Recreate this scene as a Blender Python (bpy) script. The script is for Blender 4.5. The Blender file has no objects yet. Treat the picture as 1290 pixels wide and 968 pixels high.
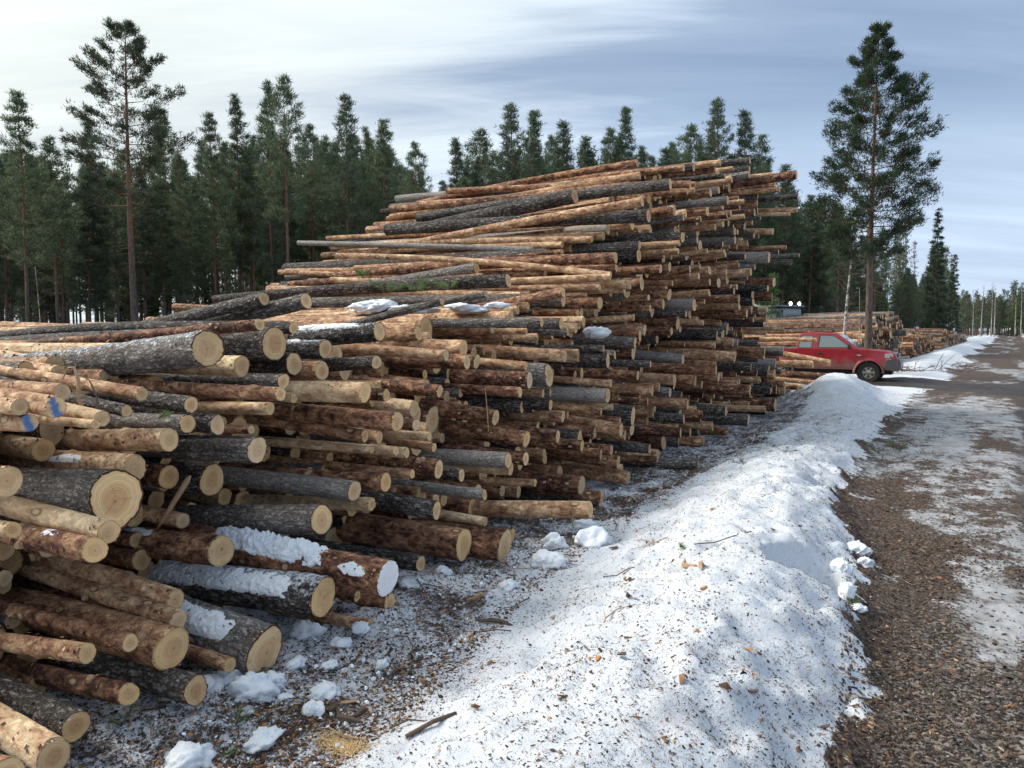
import bpy, math, random, time
import numpy as np
from mathutils import Vector, Matrix
from mathutils.bvhtree import BVHTree
T0 = time.time()
SC = bpy.context.scene
COL = SC.collection
PI = math.pi
# ------------------------------------------------------------------ camera
PITCH = math.atan(69/950.0)
cam = bpy.data.cameras.new("camera"); cam_o = bpy.data.objects.new("camera", cam); COL.objects.link(cam_o)
cam.sensor_width = 36.0; cam.lens = 36.0*950/1290; cam.clip_start = 0.05; cam.clip_end = 3000
CAMPOS = np.array([0.0, 0.0, 1.85])
cam_o.location = CAMPOS; cam_o.rotation_euler = (PI/2-PITCH, 0, 0)
SC.camera = cam_o
SC.render.resolution_x = 1024; SC.render.resolution_y = 768
# ------------------------------------------------------------------ sun, sky, exposure
SUN_AZ = math.radians(-72)        # from +Y (camera heading), negative = to the left
SUN_EL = math.radians(41)
sun_dir = Vector((math.sin(SUN_AZ)*math.cos(SUN_EL), math.cos(SUN_AZ)*math.cos(SUN_EL), math.sin(SUN_EL)))
sun = bpy.data.lights.new("sun", 'SUN'); sun_o = bpy.data.objects.new("sun", sun); COL.objects.link(sun_o)
sun.energy = 3.0; sun.angle = math.radians(16.0); sun.color = (1.0, 0.93, 0.83)
sun_o.rotation_euler = sun_dir.to_track_quat('Z', 'Y').to_euler(); sun_o.location = (-20, 10, 30)
SC.view_settings.view_transform = 'Standard'; SC.view_settings.look = 'None'
SC.view_settings.gamma = 1.0; SC.view_settings.exposure = 0.50
W = bpy.data.worlds.new("World"); SC.world = W; W.use_nodes = True
nt = W.node_tree; nt.nodes.clear()
class NB:
    """tiny node helper"""
    def __init__(s, nt): s.nt = nt
    def n(s, typ, **kw):
        nd = s.nt.nodes.new(typ)
        for k, v in kw.items():
            if k == 'i':
                for a, b in v.items():
                    if isinstance(b, bpy.types.NodeSocket): s.nt.links.new(b, nd.inputs[a])
                    else: nd.inputs[a].default_value = b
            else: setattr(nd, k, v)
        return nd
    def m(s, op, a, b=0.0, c=None, clamp=False):
        nd = s.nt.nodes.new('ShaderNodeMath'); nd.operation = op; nd.use_clamp = clamp
        for k, v in enumerate((a, b, c)):
            if v is None: continue
            if isinstance(v, bpy.types.NodeSocket): s.nt.links.new(v, nd.inputs[k])
            else: nd.inputs[k].default_value = v
        return nd.outputs[0]
    def vm(s, op, a, b=None, out=0):
        nd = s.nt.nodes.new('ShaderNodeVectorMath'); nd.operation = op
        for k, v in enumerate((a, b)):
            if v is None: continue
            if isinstance(v, bpy.types.NodeSocket): s.nt.links.new(v, nd.inputs[k])
            else: nd.inputs[k].default_value = v
        return nd.outputs[out]
    def ramp(s, f, stops, interp='LINEAR'):
        nd = s.nt.nodes.new('ShaderNodeValToRGB'); nd.color_ramp.interpolation = interp
        el = nd.color_ramp.elements
        while len(el) < len(stops): el.new(0.5)
        for e, (p, c) in zip(el, stops):
            e.position = p; e.color = (c[0], c[1], c[2], 1) if not isinstance(c, (int, float)) else (c, c, c, 1)
        s.nt.links.new(f, nd.inputs[0]); return nd.outputs[0]
    def mix(s, f, a, b, blend='MIX'):
        nd = s.nt.nodes.new('ShaderNodeMix'); nd.data_type = 'RGBA'; nd.blend_type = blend
        for k, v in ((0, f), (6, a), (7, b)):
            if isinstance(v, bpy.types.NodeSocket): s.nt.links.new(v, nd.inputs[k])
            elif k == 0: nd.inputs[k].default_value = v
            else: nd.inputs[k].default_value = (v[0], v[1], v[2], 1)
        return nd.outputs[2]
    def noise(s, vec, scale, detail=4, rough=0.55, dist=0.0):
        nd = s.nt.nodes.new('ShaderNodeTexNoise')
        nd.inputs['Scale'].default_value = scale; nd.inputs['Detail'].default_value = detail
        nd.inputs['Roughness'].default_value = rough; nd.inputs['Distortion'].default_value = dist
        s.nt.links.new(vec, nd.inputs['Vector']); return nd.outputs['Fac']
    def vor(s, vec, scale, feat='F1', out='Distance', rnd=1.0):
        nd = s.nt.nodes.new('ShaderNodeTexVoronoi'); nd.feature = feat
        nd.inputs['Scale'].default_value = scale; nd.inputs['Randomness'].default_value = rnd
        s.nt.links.new(vec, nd.inputs['Vector']); return nd.outputs[out]
    def smooth(s, x, a, b):
        nd = s.nt.nodes.new('ShaderNodeMapRange'); nd.interpolation_type = 'SMOOTHSTEP'
        s.nt.links.new(x, nd.inputs[0]); nd.inputs[1].default_value = a; nd.inputs[2].default_value = b
        return nd.outputs[0]
b = NB(nt)
sky = b.n('ShaderNodeTexSky', sky_type='NISHITA'); sky.sun_disc = False
sky.sun_elevation = SUN_EL; sky.sun_rotation = SUN_AZ
sky.air_density = 1.0; sky.dust_density = 1.2; sky.ozone_density = 1.5
tc = b.n('ShaderNodeTexCoord'); dirv = tc.outputs['Generated']
sep = b.n('ShaderNodeSeparateXYZ', i={0: dirv})
zz = b.m('MAXIMUM', sep.outputs[2], 0.0)
den = b.m('ADD', zz, 0.16)
cv = b.n('ShaderNodeCombineXYZ', i={0: b.m('DIVIDE', sep.outputs[0], den), 1: b.m('DIVIDE', sep.outputs[1], den), 2: 0.0})
mp = b.n('ShaderNodeMapping', i={'Vector': cv.outputs[0], 'Rotation': (0, 0, math.radians(8)), 'Scale': (0.42, 1.25, 1), 'Location': (3.3, 1.9, 0)})
n1 = b.noise(mp.outputs[0], 0.8, 6, 0.55, 0.6)
mp2 = b.n('ShaderNodeMapping', i={'Vector': cv.outputs[0], 'Rotation': (0, 0, math.radians(-4)), 'Scale': (0.5, 2.6, 1), 'Location': (8.1, 4.2, 0)})
n2 = b.noise(mp2.outputs[0], 1.3, 6, 0.6, 0.4)
cs = b.vm('DOT_PRODUCT', dirv, tuple(sun_dir), out=1)
glow = b.smooth(cs, 0.10, 0.85)                                   # thin cloud is brighter towards the sun
cov0 = b.m('ADD', b.m('MULTIPLY', n1, 0.75), b.m('MULTIPLY', n2, 0.35))
cov = b.smooth(b.m('ADD', cov0, b.m('MULTIPLY', glow, 0.42)), 0.41, 0.72)
cov = b.m('MAXIMUM', b.m('MAXIMUM', cov, b.m('ADD', 0.22, b.m('MULTIPLY', n2, 0.35))), b.m('MULTIPLY', b.smooth(zz, 0.42, 0.08), 0.9))
cl = b.mix(glow, (3.8, 4.65, 5.9), (5.6, 6.0, 5.75))
shade = b.m('ADD', 0.45, b.m('ADD', b.m('MULTIPLY', n2, 0.62), b.m('MULTIPLY', n1, 0.48)))
cl2 = b.vm('MULTIPLY', cl, b.n('ShaderNodeCombineXYZ', i={0: shade, 1: shade, 2: b.m('ADD', b.m('MULTIPLY', shade, 0.8), 0.2)}).outputs[0])
skyc = b.vm('MULTIPLY', sky.outputs[0], (0.60, 0.63, 0.66))
mx = b.mix(cov, skyc, cl2)
bg = b.n('ShaderNodeBackground', i={0: mx, 1: 0.125})
wo = b.n('ShaderNodeOutputWorld', i={0: bg.outputs[0]})

# ------------------------------------------------------------------ frame of the place: s along the road, l across it (log ends face +l)
YAW = math.atan(620/950.0)
P = np.array([math.sin(YAW), math.cos(YAW), 0.0]); L = np.array([math.cos(YAW), -math.sin(YAW), 0.0]); ZV = np.array([0, 0, 1.0])
def world(s, l, z=0.0): return P*s + L*l + ZV*z
def wv(s, l, z=0.0): return Vector(world(s, l, z))
FWD = np.array([0, math.cos(PITCH), -math.sin(PITCH)]); UPV = np.array([0, math.sin(PITCH), math.cos(PITCH)])
def project(p):
    d = np.asarray(p)-CAMPOS; k = d@FWD
    return np.stack([645+950*d[..., 0]/k, 484-950*(d@UPV)/k, k], -1)
RNG = np.random.default_rng(7)
# ------------------------------------------------------------------ value noise
_LAT = np.random.default_rng(99).random((256, 256))
def vnoise(x, y, px=256):
    xi = np.floor(x).astype(int); yi = np.floor(y).astype(int); fx = x-xi; fy = y-yi
    fx = fx*fx*(3-2*fx); fy = fy*fy*(3-2*fy)
    a = _LAT[xi % px, yi & 255]; bb = _LAT[(xi+1) % px, yi & 255]; c = _LAT[xi % px, (yi+1) & 255]; d = _LAT[(xi+1) % px, (yi+1) & 255]
    return (a*(1-fx)+bb*fx)*(1-fy)+(c*(1-fx)+d*fx)*fy
def fbm(x, y, o=4, g=0.5):
    t = 0; a = 1; n = 0
    for k in range(o): t = t+a*vnoise(x*2**k+17.3*k, y*2**k+5.1*k); n += a; a *= g
    return t/n
def sstep(x, a, b):
    t = np.clip((x-a)/(b-a), 0, 1); return t*t*(3-2*t)

# ------------------------------------------------------------------ mesh helpers
def mesh_np(name, V, Fs, mats=(), midx=None, attrs=None, smooth=True):
    me = bpy.data.meshes.new(name); V = np.asarray(V, dtype=np.float32)
    Fs = [np.asarray(f, dtype=np.int32) for f in Fs if len(f)]
    me.vertices.add(len(V)); me.vertices.foreach_set('co', V.ravel())
    nl = sum(f.size for f in Fs); npol = sum(len(f) for f in Fs)
    me.loops.add(nl); me.polygons.add(npol)
    me.loops.foreach_set('vertex_index', np.concatenate([f.ravel() for f in Fs]))
    tot = np.concatenate([np.full(len(f), f.shape[1]) for f in Fs]); st = np.concatenate([[0], np.cumsum(tot)[:-1]])
    me.polygons.foreach_set('loop_start', st.astype(np.int32))
    try: me.polygons.foreach_set('loop_total', tot.astype(np.int32))
    except Exception: pass
    me.polygons.foreach_set('use_smooth', np.full(npol, smooth, dtype=bool))
    for m in mats: me.materials.append(m)
    if midx is not None: me.polygons.foreach_set('material_index', np.asarray(midx, dtype=np.int32))
    me.update(calc_edges=True)
    for k, (ty, arr) in (attrs or {}).items():
        at = me.attributes.new(k, ty, 'POINT')
        arr = np.asarray(arr, dtype=np.float32)
        at.data.foreach_set({'FLOAT_COLOR': 'color', 'FLOAT_VECTOR': 'vector', 'FLOAT': 'value'}[ty], arr.ravel())
    return me
def link(name, me, parent=None, loc=None):
    o = bpy.data.objects.new(name, me); COL.objects.link(o)
    if parent is not None: o.parent = parent
    if loc is not None: o.location = loc
    return o
def tag(o, label=None, cat=None, group=None, kind=None):
    if label: o['label'] = label
    if cat: o['category'] = cat
    if group: o['group'] = group
    if kind: o['kind'] = kind
    return o
def thing(name, label, cat, loc, rotz=0, group=None):
    o = bpy.data.objects.new(name, None); COL.objects.link(o); o.empty_display_size = 0.2
    o.location = loc; o.rotation_euler = (0, 0, rotz); return tag(o, label, cat, group)
class MB:
    """collects simple solids, links them as one mesh"""
    def __init__(s): s.v = []; s.f = []
    def add(s, vs, fs):
        k = len(s.v); s.v += [tuple(v) for v in vs]; s.f += [tuple(i+k for i in f) for f in fs]; return s
    def box(s, c, d, rot=None):
        x, y, z = (q/2 for q in d)
        vs = [Vector((a*x, e*y, g*z)) for a in (-1, 1) for e in (-1, 1) for g in (-1, 1)]
        if rot is not None: vs = [rot @ v for v in vs]
        return s.add([v+Vector(c) for v in vs], [(0, 1, 3, 2), (4, 6, 7, 5), (0, 4, 5, 1), (2, 3, 7, 6), (0, 2, 6, 4), (1, 5, 7, 3)])
    def tube(s, pts, rs, n=8, cap=True):
        pts = [Vector(p) for p in pts]
        if isinstance(rs, (int, float)): rs = [rs]*len(pts)
        vs = []
        for i, p in enumerate(pts):
            t = (pts[min(i+1, len(pts)-1)]-pts[max(i-1, 0)]).normalized()
            u = t.cross(Vector((0, 0, 1))) if abs(t.z) < 0.95 else t.cross(Vector((1, 0, 0)))
            u.normalize(); w = t.cross(u)
            for k in range(n):
                a = 2*PI*k/n; vs.append(p+(u*math.cos(a)+w*math.sin(a))*rs[i])
        fs = [(i*n+k, i*n+(k+1) % n, (i+1)*n+(k+1) % n, (i+1)*n+k) for i in range(len(pts)-1) for k in range(n)]
        if cap: fs += [tuple(reversed(range(n))), tuple((len(pts)-1)*n+k for k in range(n))]
        return s.add(vs, fs)
    def prism(s, prof, y0, y1, inset=None):
        """profile in x,z extruded along y; inset(x,z)-> amount the sides pull in"""
        n = len(prof); ins = inset or (lambda x, z: 0)
        vs = [(x, y0+ins(x, z), z) for x, z in prof]+[(x, y1-ins(x, z), z) for x, z in prof]
        fs = [(k, (k+1) % n, n+(k+1) % n, n+k) for k in range(n)]+[tuple(reversed(range(n))), tuple(n+k for k in range(n))]
        return s.add(vs, fs)
    def lathe(s, prof, n=24, axis='y', c=(0, 0, 0), cap=True):
        """profile (r, h) around an axis"""
        vs = []
        for r, h in prof:
            for k in range(n):
                a = 2*PI*k/n; ca, sa = math.cos(a)*r, math.sin(a)*r
                vs.append(Vector(c)+Vector((ca, h, sa) if axis == 'y' else (ca, sa, h)))
        fs = [(i*n+k, i*n+(k+1) % n, (i+1)*n+(k+1) % n, (i+1)*n+k) for i in range(len(prof)-1) for k in range(n)]
        if cap: fs += [tuple(range(n)), tuple((len(prof)-1)*n+k for k in range(n))]
        return s.add(vs, fs)
    def build(s, name, mat, parent=None, bevel=0, smooth=False):
        me = bpy.data.meshes.new(name); me.from_pydata(s.v, [], s.f); me.update()
        if mat: me.materials.append(mat)
        import bmesh
        bm = bmesh.new(); bm.from_mesh(me); bmesh.ops.recalc_face_normals(bm, faces=bm.faces); bm.to_mesh(me); bm.free()
        if smooth:
            me.polygons.foreach_set('use_smooth', [True]*len(me.polygons))
        o = link(name, me, parent)
        if bevel:
            bv = o.modifiers.new('bevel', 'BEVEL'); bv.width = bevel; bv.segments = 3; bv.limit_method = 'ANGLE'; bv.angle_limit = math.radians(28)
            me.polygons.foreach_set('use_smooth', [True]*len(me.polygons))
            wn = o.modifiers.new('wn', 'WEIGHTED_NORMAL'); wn.keep_sharp = True
        return o

# ------------------------------------------------------------------ materials
def new_mat(name):
    m = bpy.data.materials.new(name); m.use_nodes = True; t = m.node_tree; t.nodes.clear()
    bb = NB(t); out = bb.n('ShaderNodeOutputMaterial'); pr = bb.n('ShaderNodeBsdfPrincipled')
    t.links.new(pr.outputs[0], out.inputs[0]); return m, bb, pr
def plain(name, col, rough=0.6, metal=0.0, var=0.15, scale=8.0, bump=0.0, spec=0.5, coat=0.0, emit=None):
    m, bb, pr = new_mat(name); tcn = bb.n('ShaderNodeTexCoord').outputs['Object']
    nz = bb.noise(tcn, scale, 5, 0.6)
    f = bb.m('ADD', 1-var, bb.m('MULTIPLY', nz, 2*var))
    c = bb.vm('MULTIPLY', (col[0], col[1], col[2]), bb.n('ShaderNodeCombineXYZ', i={0: f, 1: f, 2: f}).outputs[0])
    bb.nt.links.new(c, pr.inputs['Base Color'])
    bb.nt.links.new(bb.m('ADD', rough-0.08, bb.m('MULTIPLY', nz, 0.16), clamp=True), pr.inputs['Roughness'])
    pr.inputs['Metallic'].default_value = metal; pr.inputs['Specular IOR Level'].default_value = spec
    pr.inputs['Coat Weight'].default_value = coat
    if bump:
        bp = bb.n('ShaderNodeBump', i={'Strength': 0.6, 'Distance': bump, 'Height': nz}); bb.nt.links.new(bp.outputs[0], pr.inputs['Normal'])
    if emit:
        pr.inputs['Emission Color'].default_value = (*emit[0], 1); pr.inputs['Emission Strength'].default_value = emit[1]
    return m
def attr(bb, name): return bb.n('ShaderNodeAttribute', attribute_name=name)

def make_bark():
    m, bb, pr = new_mat('bark'); t = bb.nt
    tone = attr(bb, 'tone'); sp = bb.n('ShaderNodeSeparateColor', i={0: tone.outputs['Color']})
    typ, lig, seed, dust = sp.outputs[0], sp.outputs[1], sp.outputs[2], tone.outputs['Alpha']
    lp = attr(bb, 'lp').outputs['Vector']
    off = bb.n('ShaderNodeCombineXYZ', i={0: bb.m('MULTIPLY', seed, 91.0), 1: bb.m('MULTIPLY', seed, 57.0), 2: bb.m('MULTIPLY', seed, 33.0)}).outputs[0]
    v = bb.vm('ADD', lp, off)
    vs = bb.vm('MULTIPLY', v, (0.35, 1.0, 1.0))
    vm_ = bb.vm('MULTIPLY', v, (0.6, 1.0, 1.0))
    # grey furrowed bark
    nf = bb.noise(vs, 55, 5, 0.65, 0.8)
    vr = bb.vor(bb.vm('ADD', bb.vm('MULTIPLY', v, (0.28, 1.0, 1.0)), bb.vm('MULTIPLY', bb.n('ShaderNodeTexNoise', i={'Vector': v, 'Scale': 34.0, 'Detail': 4.0}).outputs['Color'], (.05, .05, .05))), 30, 'DISTANCE_TO_EDGE')
    vc_ = bb.n('ShaderNodeSeparateColor', i={0: bb.vor(bb.vm('MULTIPLY', v, (0.45, 1.0, 1.0)), 75, 'F1', 'Color')}).outputs[0]
    fur = bb.m('MULTIPLY', bb.m('ADD', 0.22, bb.m('MULTIPLY', bb.smooth(vr, 0.0, 0.22), 0.78)), bb.m('ADD', bb.m('MULTIPLY', bb.smooth(nf, 0.30, 0.66), 0.80), bb.m('MULTIPLY', vc_, 0.32)), clamp=True)
    big = bb.noise(vm_, 4.0, 3, 0.5)
    gl = bb.m('ADD', bb.m('MULTIPLY', fur, 0.62), bb.m('ADD', bb.m('MULTIPLY', lig, 0.55), bb.m('MULTIPLY', bb.m('SUBTRACT', big, 0.5), 0.5)))
    gcol = bb.ramp(gl, [(0.10, (0.014, 0.011, 0.010)), (0.30, (0.075, 0.063, 0.057)), (0.55, (0.25, 0.222, 0.205)), (0.9, (0.56, 0.52, 0.48))])
    rustm = bb.smooth(bb.noise(vm_, 9.0, 4, 0.6), 0.60, 0.72)
    gcol = bb.mix(bb.m('MULTIPLY', rustm, 0.55), gcol, (0.20, 0.085, 0.04))
    # thin flaking orange bark
    fl = bb.noise(bb.vm('MULTIPLY', v, (0.55, 1.0, 1.0)), 26, 6, 0.68, 0.5)
    fl2 = bb.noise(vm_, 7.5, 4, 0.6)
    fine = bb.noise(bb.vm('MULTIPLY', v, (1.6, 1, 1)), 120, 3, 0.7)
    ol = bb.m('ADD', bb.m('MULTIPLY', lig, 0.68), bb.m('ADD', bb.m('MULTIPLY', bb.m('SUBTRACT', fl, 0.5), 1.5), bb.m('ADD', bb.m('MULTIPLY', bb.m('SUBTRACT', fl2, 0.5), 0.75), bb.m('MULTIPLY', bb.m('SUBTRACT', fine, 0.5), 0.5))))
    ocol = bb.ramp(ol, [(-0.0, (0.040, 0.017, 0.012)), (0.12, (0.145, 0.064, 0.042)), (0.28, (0.33, 0.160, 0.088)), (0.44, (0.52, 0.305, 0.175)), (0.62, (0.70, 0.50, 0.31)), (0.92, (0.80, 0.64, 0.42))])
    oc1 = bb.n('ShaderNodeSeparateColor', i={0: bb.vor(bb.vm('ADD', bb.vm('MULTIPLY', v, (0.8, 1.0, 1.0)), bb.vm('MULTIPLY', bb.n('ShaderNodeTexNoise', i={'Vector': v, 'Scale': 40.0}).outputs['Color'], (.02, .02, .02))), 38, 'F1', 'Color')}).outputs[0]
    oe = bb.smooth(bb.vor(bb.vm('MULTIPLY', v, (0.8, 1.0, 1.0)), 38, 'DISTANCE_TO_EDGE'), 0.0, 0.10)
    flk = bb.smooth(fl2, 0.42, 0.60)
    ocol = bb.vm('MULTIPLY', ocol, bb.ramp(bb.m('ADD', bb.m('MULTIPLY', bb.m('MULTIPLY', oc1, flk), 0.9), bb.m('MULTIPLY', oe, 0.12)), [(0.0, (0.80, 0.78, 0.76)), (0.5, (1.0, 1.0, 1.0)), (1.0, (1.5, 1.45, 1.4))]))
    # knots: pale spots with a dark rim
    kn = bb.vor(bb.vm('MULTIPLY', v, (2.2, 4.2, 4.2)), 2.0)
    kspot = bb.smooth(kn, 0.15, 0.10); kring = bb.m('MULTIPLY', bb.smooth(kn, 0.25, 0.17), bb.m('SUBTRACT', 1.0, kspot))
    ocol = bb.mix(bb.m('MULTIPLY', kring, 0.6), ocol, (0.06, 0.03, 0.02)); ocol = bb.mix(bb.m('MULTIPLY', kspot, 0.85), ocol, (0.62, 0.45, 0.27))
    # harvester feed-roller scars: pale torn patches
    tear = bb.smooth(bb.noise(bb.vm('MULTIPLY', v, (0.8, 1.5, 1.5)), 11, 5, 0.7), 0.66, 0.70)
    ocol = bb.mix(bb.m('MULTIPLY', tear, 0.7), ocol, (0.66, 0.47, 0.27))
    gcol = bb.mix(bb.m('MULTIPLY', bb.smooth(bb.noise(v, 8, 4, 0.7), 0.70, 0.73), 0.7), gcol, (0.45, 0.26, 0.13))
    col = bb.mix(bb.smooth(typ, 0.3, 0.7), gcol, ocol)
    # snow / frost dust on upward faces
    nz = bb.n('ShaderNodeSeparateXYZ', i={0: bb.n('ShaderNodeNewGeometry').outputs['Normal']}).outputs[2]
    dn = bb.noise(v, 38, 5, 0.72)
    dmask = bb.smooth(bb.m('ADD', bb.m('MULTIPLY', dn, 1.0), bb.m('ADD', bb.m('MULTIPLY', nz, 0.22), bb.m('MULTIPLY', dust, 0.36))), 0.93, 1.03)
    dmask = bb.m('MULTIPLY', dmask, bb.smooth(dust, 0.02, 0.2))
    col = bb.mix(dmask, col, (0.80, 0.84, 0.90))
    t.links.new(col, pr.inputs['Base Color'])
    pr.inputs['Roughness'].default_value = 0.78; pr.inputs['Specular IOR Level'].default_value = 0.3
    h = bb.mix(bb.smooth(typ, 0.3, 0.7), bb.ramp(fur, [(0, 0.0), (1, 1.0)]), bb.ramp(ol, [(0, 0.0), (1, 0.7)]))
    h = bb.m('ADD', h, bb.m('MULTIPLY', bb.m('MULTIPLY', oc1, flk), 0.35))
    h = bb.m('ADD', h, bb.m('MULTIPLY', dmask, 0.5))
    bp = bb.n('ShaderNodeBump', i={'Strength': 1.0, 'Distance': 0.018, 'Height': h}); t.links.new(bp.outputs[0], pr.inputs['Normal'])
    return m
BARK = make_bark()
def make_cut(name, paint=None, share=0.0):
    m, bb, pr = new_mat(name); t = bb.nt
    tone = attr(bb, 'tone'); sp = bb.n('ShaderNodeSeparateColor', i={0: tone.outputs['Color']})
    lig, seed, rr = sp.outputs[1], sp.outputs[2], tone.outputs['Alpha']
    lp = attr(bb, 'lp').outputs['Vector']
    off = bb.n('ShaderNodeCombineXYZ', i={0: bb.m('MULTIPLY', seed, 91.0), 1: bb.m('MULTIPLY', seed, 57.0), 2: bb.m('MULTIPLY', seed, 33.0)}).outputs[0]
    v = bb.vm('ADD', lp, off)
    wob = bb.noise(v, 9, 3, 0.5)
    rad = bb.m('ADD', rr, bb.m('MULTIPLY', bb.m('SUBTRACT', wob, 0.5), 0.16))
    ring = bb.m('SINE', bb.m('MULTIPLY', rad, bb.m('ADD', 60.0, bb.m('MULTIPLY', seed, 50.0))))
    ring2 = bb.m('SINE', bb.m('MULTIPLY', bb.m('POWER', rad, 1.3), 31.0))
    heart = bb.smooth(rad, 0.62, 0.40)
    base = bb.mix(seed, (0.88, 0.59, 0.27), (0.82, 0.61, 0.36))
    hc = bb.mix(bb.m('FRACT', bb.m('MULTIPLY', seed, 7.0)), (0.56, 0.28, 0.12), (0.70, 0.45, 0.24))
    c = bb.mix(bb.m('MULTIPLY', heart, 0.65), base, hc)
    rf = bb.m('ADD', 0.5, bb.m('MULTIPLY', ring, 0.5))
    c = bb.mix(bb.m('MULTIPLY', rf, 0.34), c, (0.36, 0.19, 0.09))
    c = bb.mix(bb.m('MULTIPLY', bb.m('MAXIMUM', ring2, 0.0), 0.22), c, (0.40, 0.20, 0.10))
    st = bb.noise(bb.vm('MULTIPLY', v, (1, 1, 6)), 40, 3, 0.6)
    c = bb.mix(bb.m('MULTIPLY', bb.smooth(st, 0.5, 0.8), 0.35), c, (0.42, 0.27, 0.15))
    blot = bb.smooth(bb.noise(v, 14, 4, 0.6), 0.55, 0.75)
    c = bb.mix(bb.m('MULTIPLY', blot, 0.5), c, (0.42, 0.23, 0.11))
    # drying cracks running out from the pith
    ss_ = bb.n('ShaderNodeSeparateXYZ', i={0: lp}); ang = bb.m('ARCTAN2', ss_.outputs[2], ss_.outputs[1])
    ck = bb.m('ABSOLUTE', bb.m('SINE', bb.m('ADD', bb.m('MULTIPLY', ang, 1.5), bb.m('ADD', bb.m('MULTIPLY', seed, 40.0), bb.m('MULTIPLY', wob, 1.2)))))
    ckm = bb.m('MULTIPLY', bb.smooth(bb.m('MULTIPLY', ck, bb.m('ADD', rr, 0.15)), 0.022, 0.008), bb.m('MULTIPLY', bb.smooth(rr, 0.78, 0.45), bb.m('GREATER_THAN', bb.m('FRACT', bb.m('MULTIPLY', seed, 13.0)), 0.55)))
    c = bb.mix(bb.m('MULTIPLY', ckm, 0.85), c, (0.09, 0.045, 0.02))
    grime = bb.smooth(bb.noise(v, 5, 3, 0.6), 0.48, 0.72); c = bb.mix(bb.m('MULTIPLY', grime, 0.30), c, (0.33, 0.24, 0.17))
    pith = bb.smooth(rad, 0.06, 0.02); c = bb.mix(pith, c, (0.16, 0.07, 0.035))
    # dead grey face on weathered logs
    c = bb.mix(bb.m('MULTIPLY', bb.smooth(seed, 0.7, 1.0), 0.25), c, (0.50, 0.40, 0.30))
    sv = bb.m('ADD', 0.80, bb.m('MULTIPLY', bb.m('FRACT', bb.m('MULTIPLY', seed, 29.0)), 0.28)); c = bb.vm('MULTIPLY', c, bb.n('ShaderNodeCombineXYZ', i={0: sv, 1: sv, 2: sv}).outputs[0])
    # bark rim
    rim = bb.smooth(bb.m('ADD', rr, bb.m('MULTIPLY', bb.m('SUBTRACT', bb.noise(v, 30, 3, 0.6), 0.5), 0.06)), 0.915, 0.955)
    rim = bb.m('MULTIPLY', rim, bb.m('SUBTRACT', 1.0, bb.m('MULTIPLY', sp.outputs[0], 0.6)))
    c = bb.mix(rim, c, (0.075, 0.035, 0.02))
    if paint:
        sx = bb.n('ShaderNodeSeparateXYZ', i={0: lp})
        band = bb.m('ABSOLUTE', bb.m('SUBTRACT', bb.m('ADD', sx.outputs[1], bb.m('MULTIPLY', sx.outputs[2], 0.35)), -0.006))
        f = bb.smooth(bb.m('ADD', band, bb.m('MULTIPLY', bb.noise(v, 55, 4, 0.7), 0.055)), 0.056, 0.036) if share == 0 else bb.m('SUBTRACT', 1.0, bb.m('MULTIPLY', bb.smooth(bb.noise(v, 30, 3, 0.6), .62, .75), .5))
        c = bb.mix(bb.m('MULTIPLY', f, 0.86), c, paint)
    t.links.new(c, pr.inputs['Base Color']); pr.inputs['Roughness'].default_value = 0.75; pr.inputs['Specular IOR Level'].default_value = 0.25
    hh = bb.m('ADD', st, bb.m('MULTIPLY', rf, 0.3))
    bp = bb.n('ShaderNodeBump', i={'Strength': 0.5, 'Distance': 0.006, 'Height': hh}); t.links.new(bp.outputs[0], pr.inputs['Normal'])
    return m
CUT = make_cut('cut_wood'); CUT_BLUE = make_cut('cut_wood_blue_paint', (0.02, 0.16, 0.42)); CUT_WHITE = make_cut('cut_wood_white_paint', (0.82, 0.86, 0.92), 1.0)

def make_snow(name='snow'):
    m, bb, pr = new_mat(name); g = bb.n('ShaderNodeNewGeometry').outputs['Position']
    n = bb.noise(g, 60, 5, 0.7); nb = bb.noise(g, 7, 4, 0.6)
    c = bb.mix(nb, (0.80, 0.85, 0.92), (0.88, 0.91, 0.95))
    sp = bb.smooth(bb.vor(g, 55), 0.16, 0.10); sel = bb.smooth(bb.noise(g, 21, 2, 0.5), 0.60, 0.64)
    c = bb.mix(bb.m('MULTIPLY', bb.m('MULTIPLY', sp, sel), 0.8), c, (0.13, 0.08, 0.05))
    bb.nt.links.new(c, pr.inputs['Base Color']); pr.inputs['Roughness'].default_value = 0.6
    pr.inputs['Subsurface Weight'].default_value = 0.0
    bp = bb.n('ShaderNodeBump', i={'Strength': 0.7, 'Distance': 0.012, 'Height': n}); bb.nt.links.new(bp.outputs[0], pr.inputs['Normal'])
    return m
SNOW = make_snow()

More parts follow.
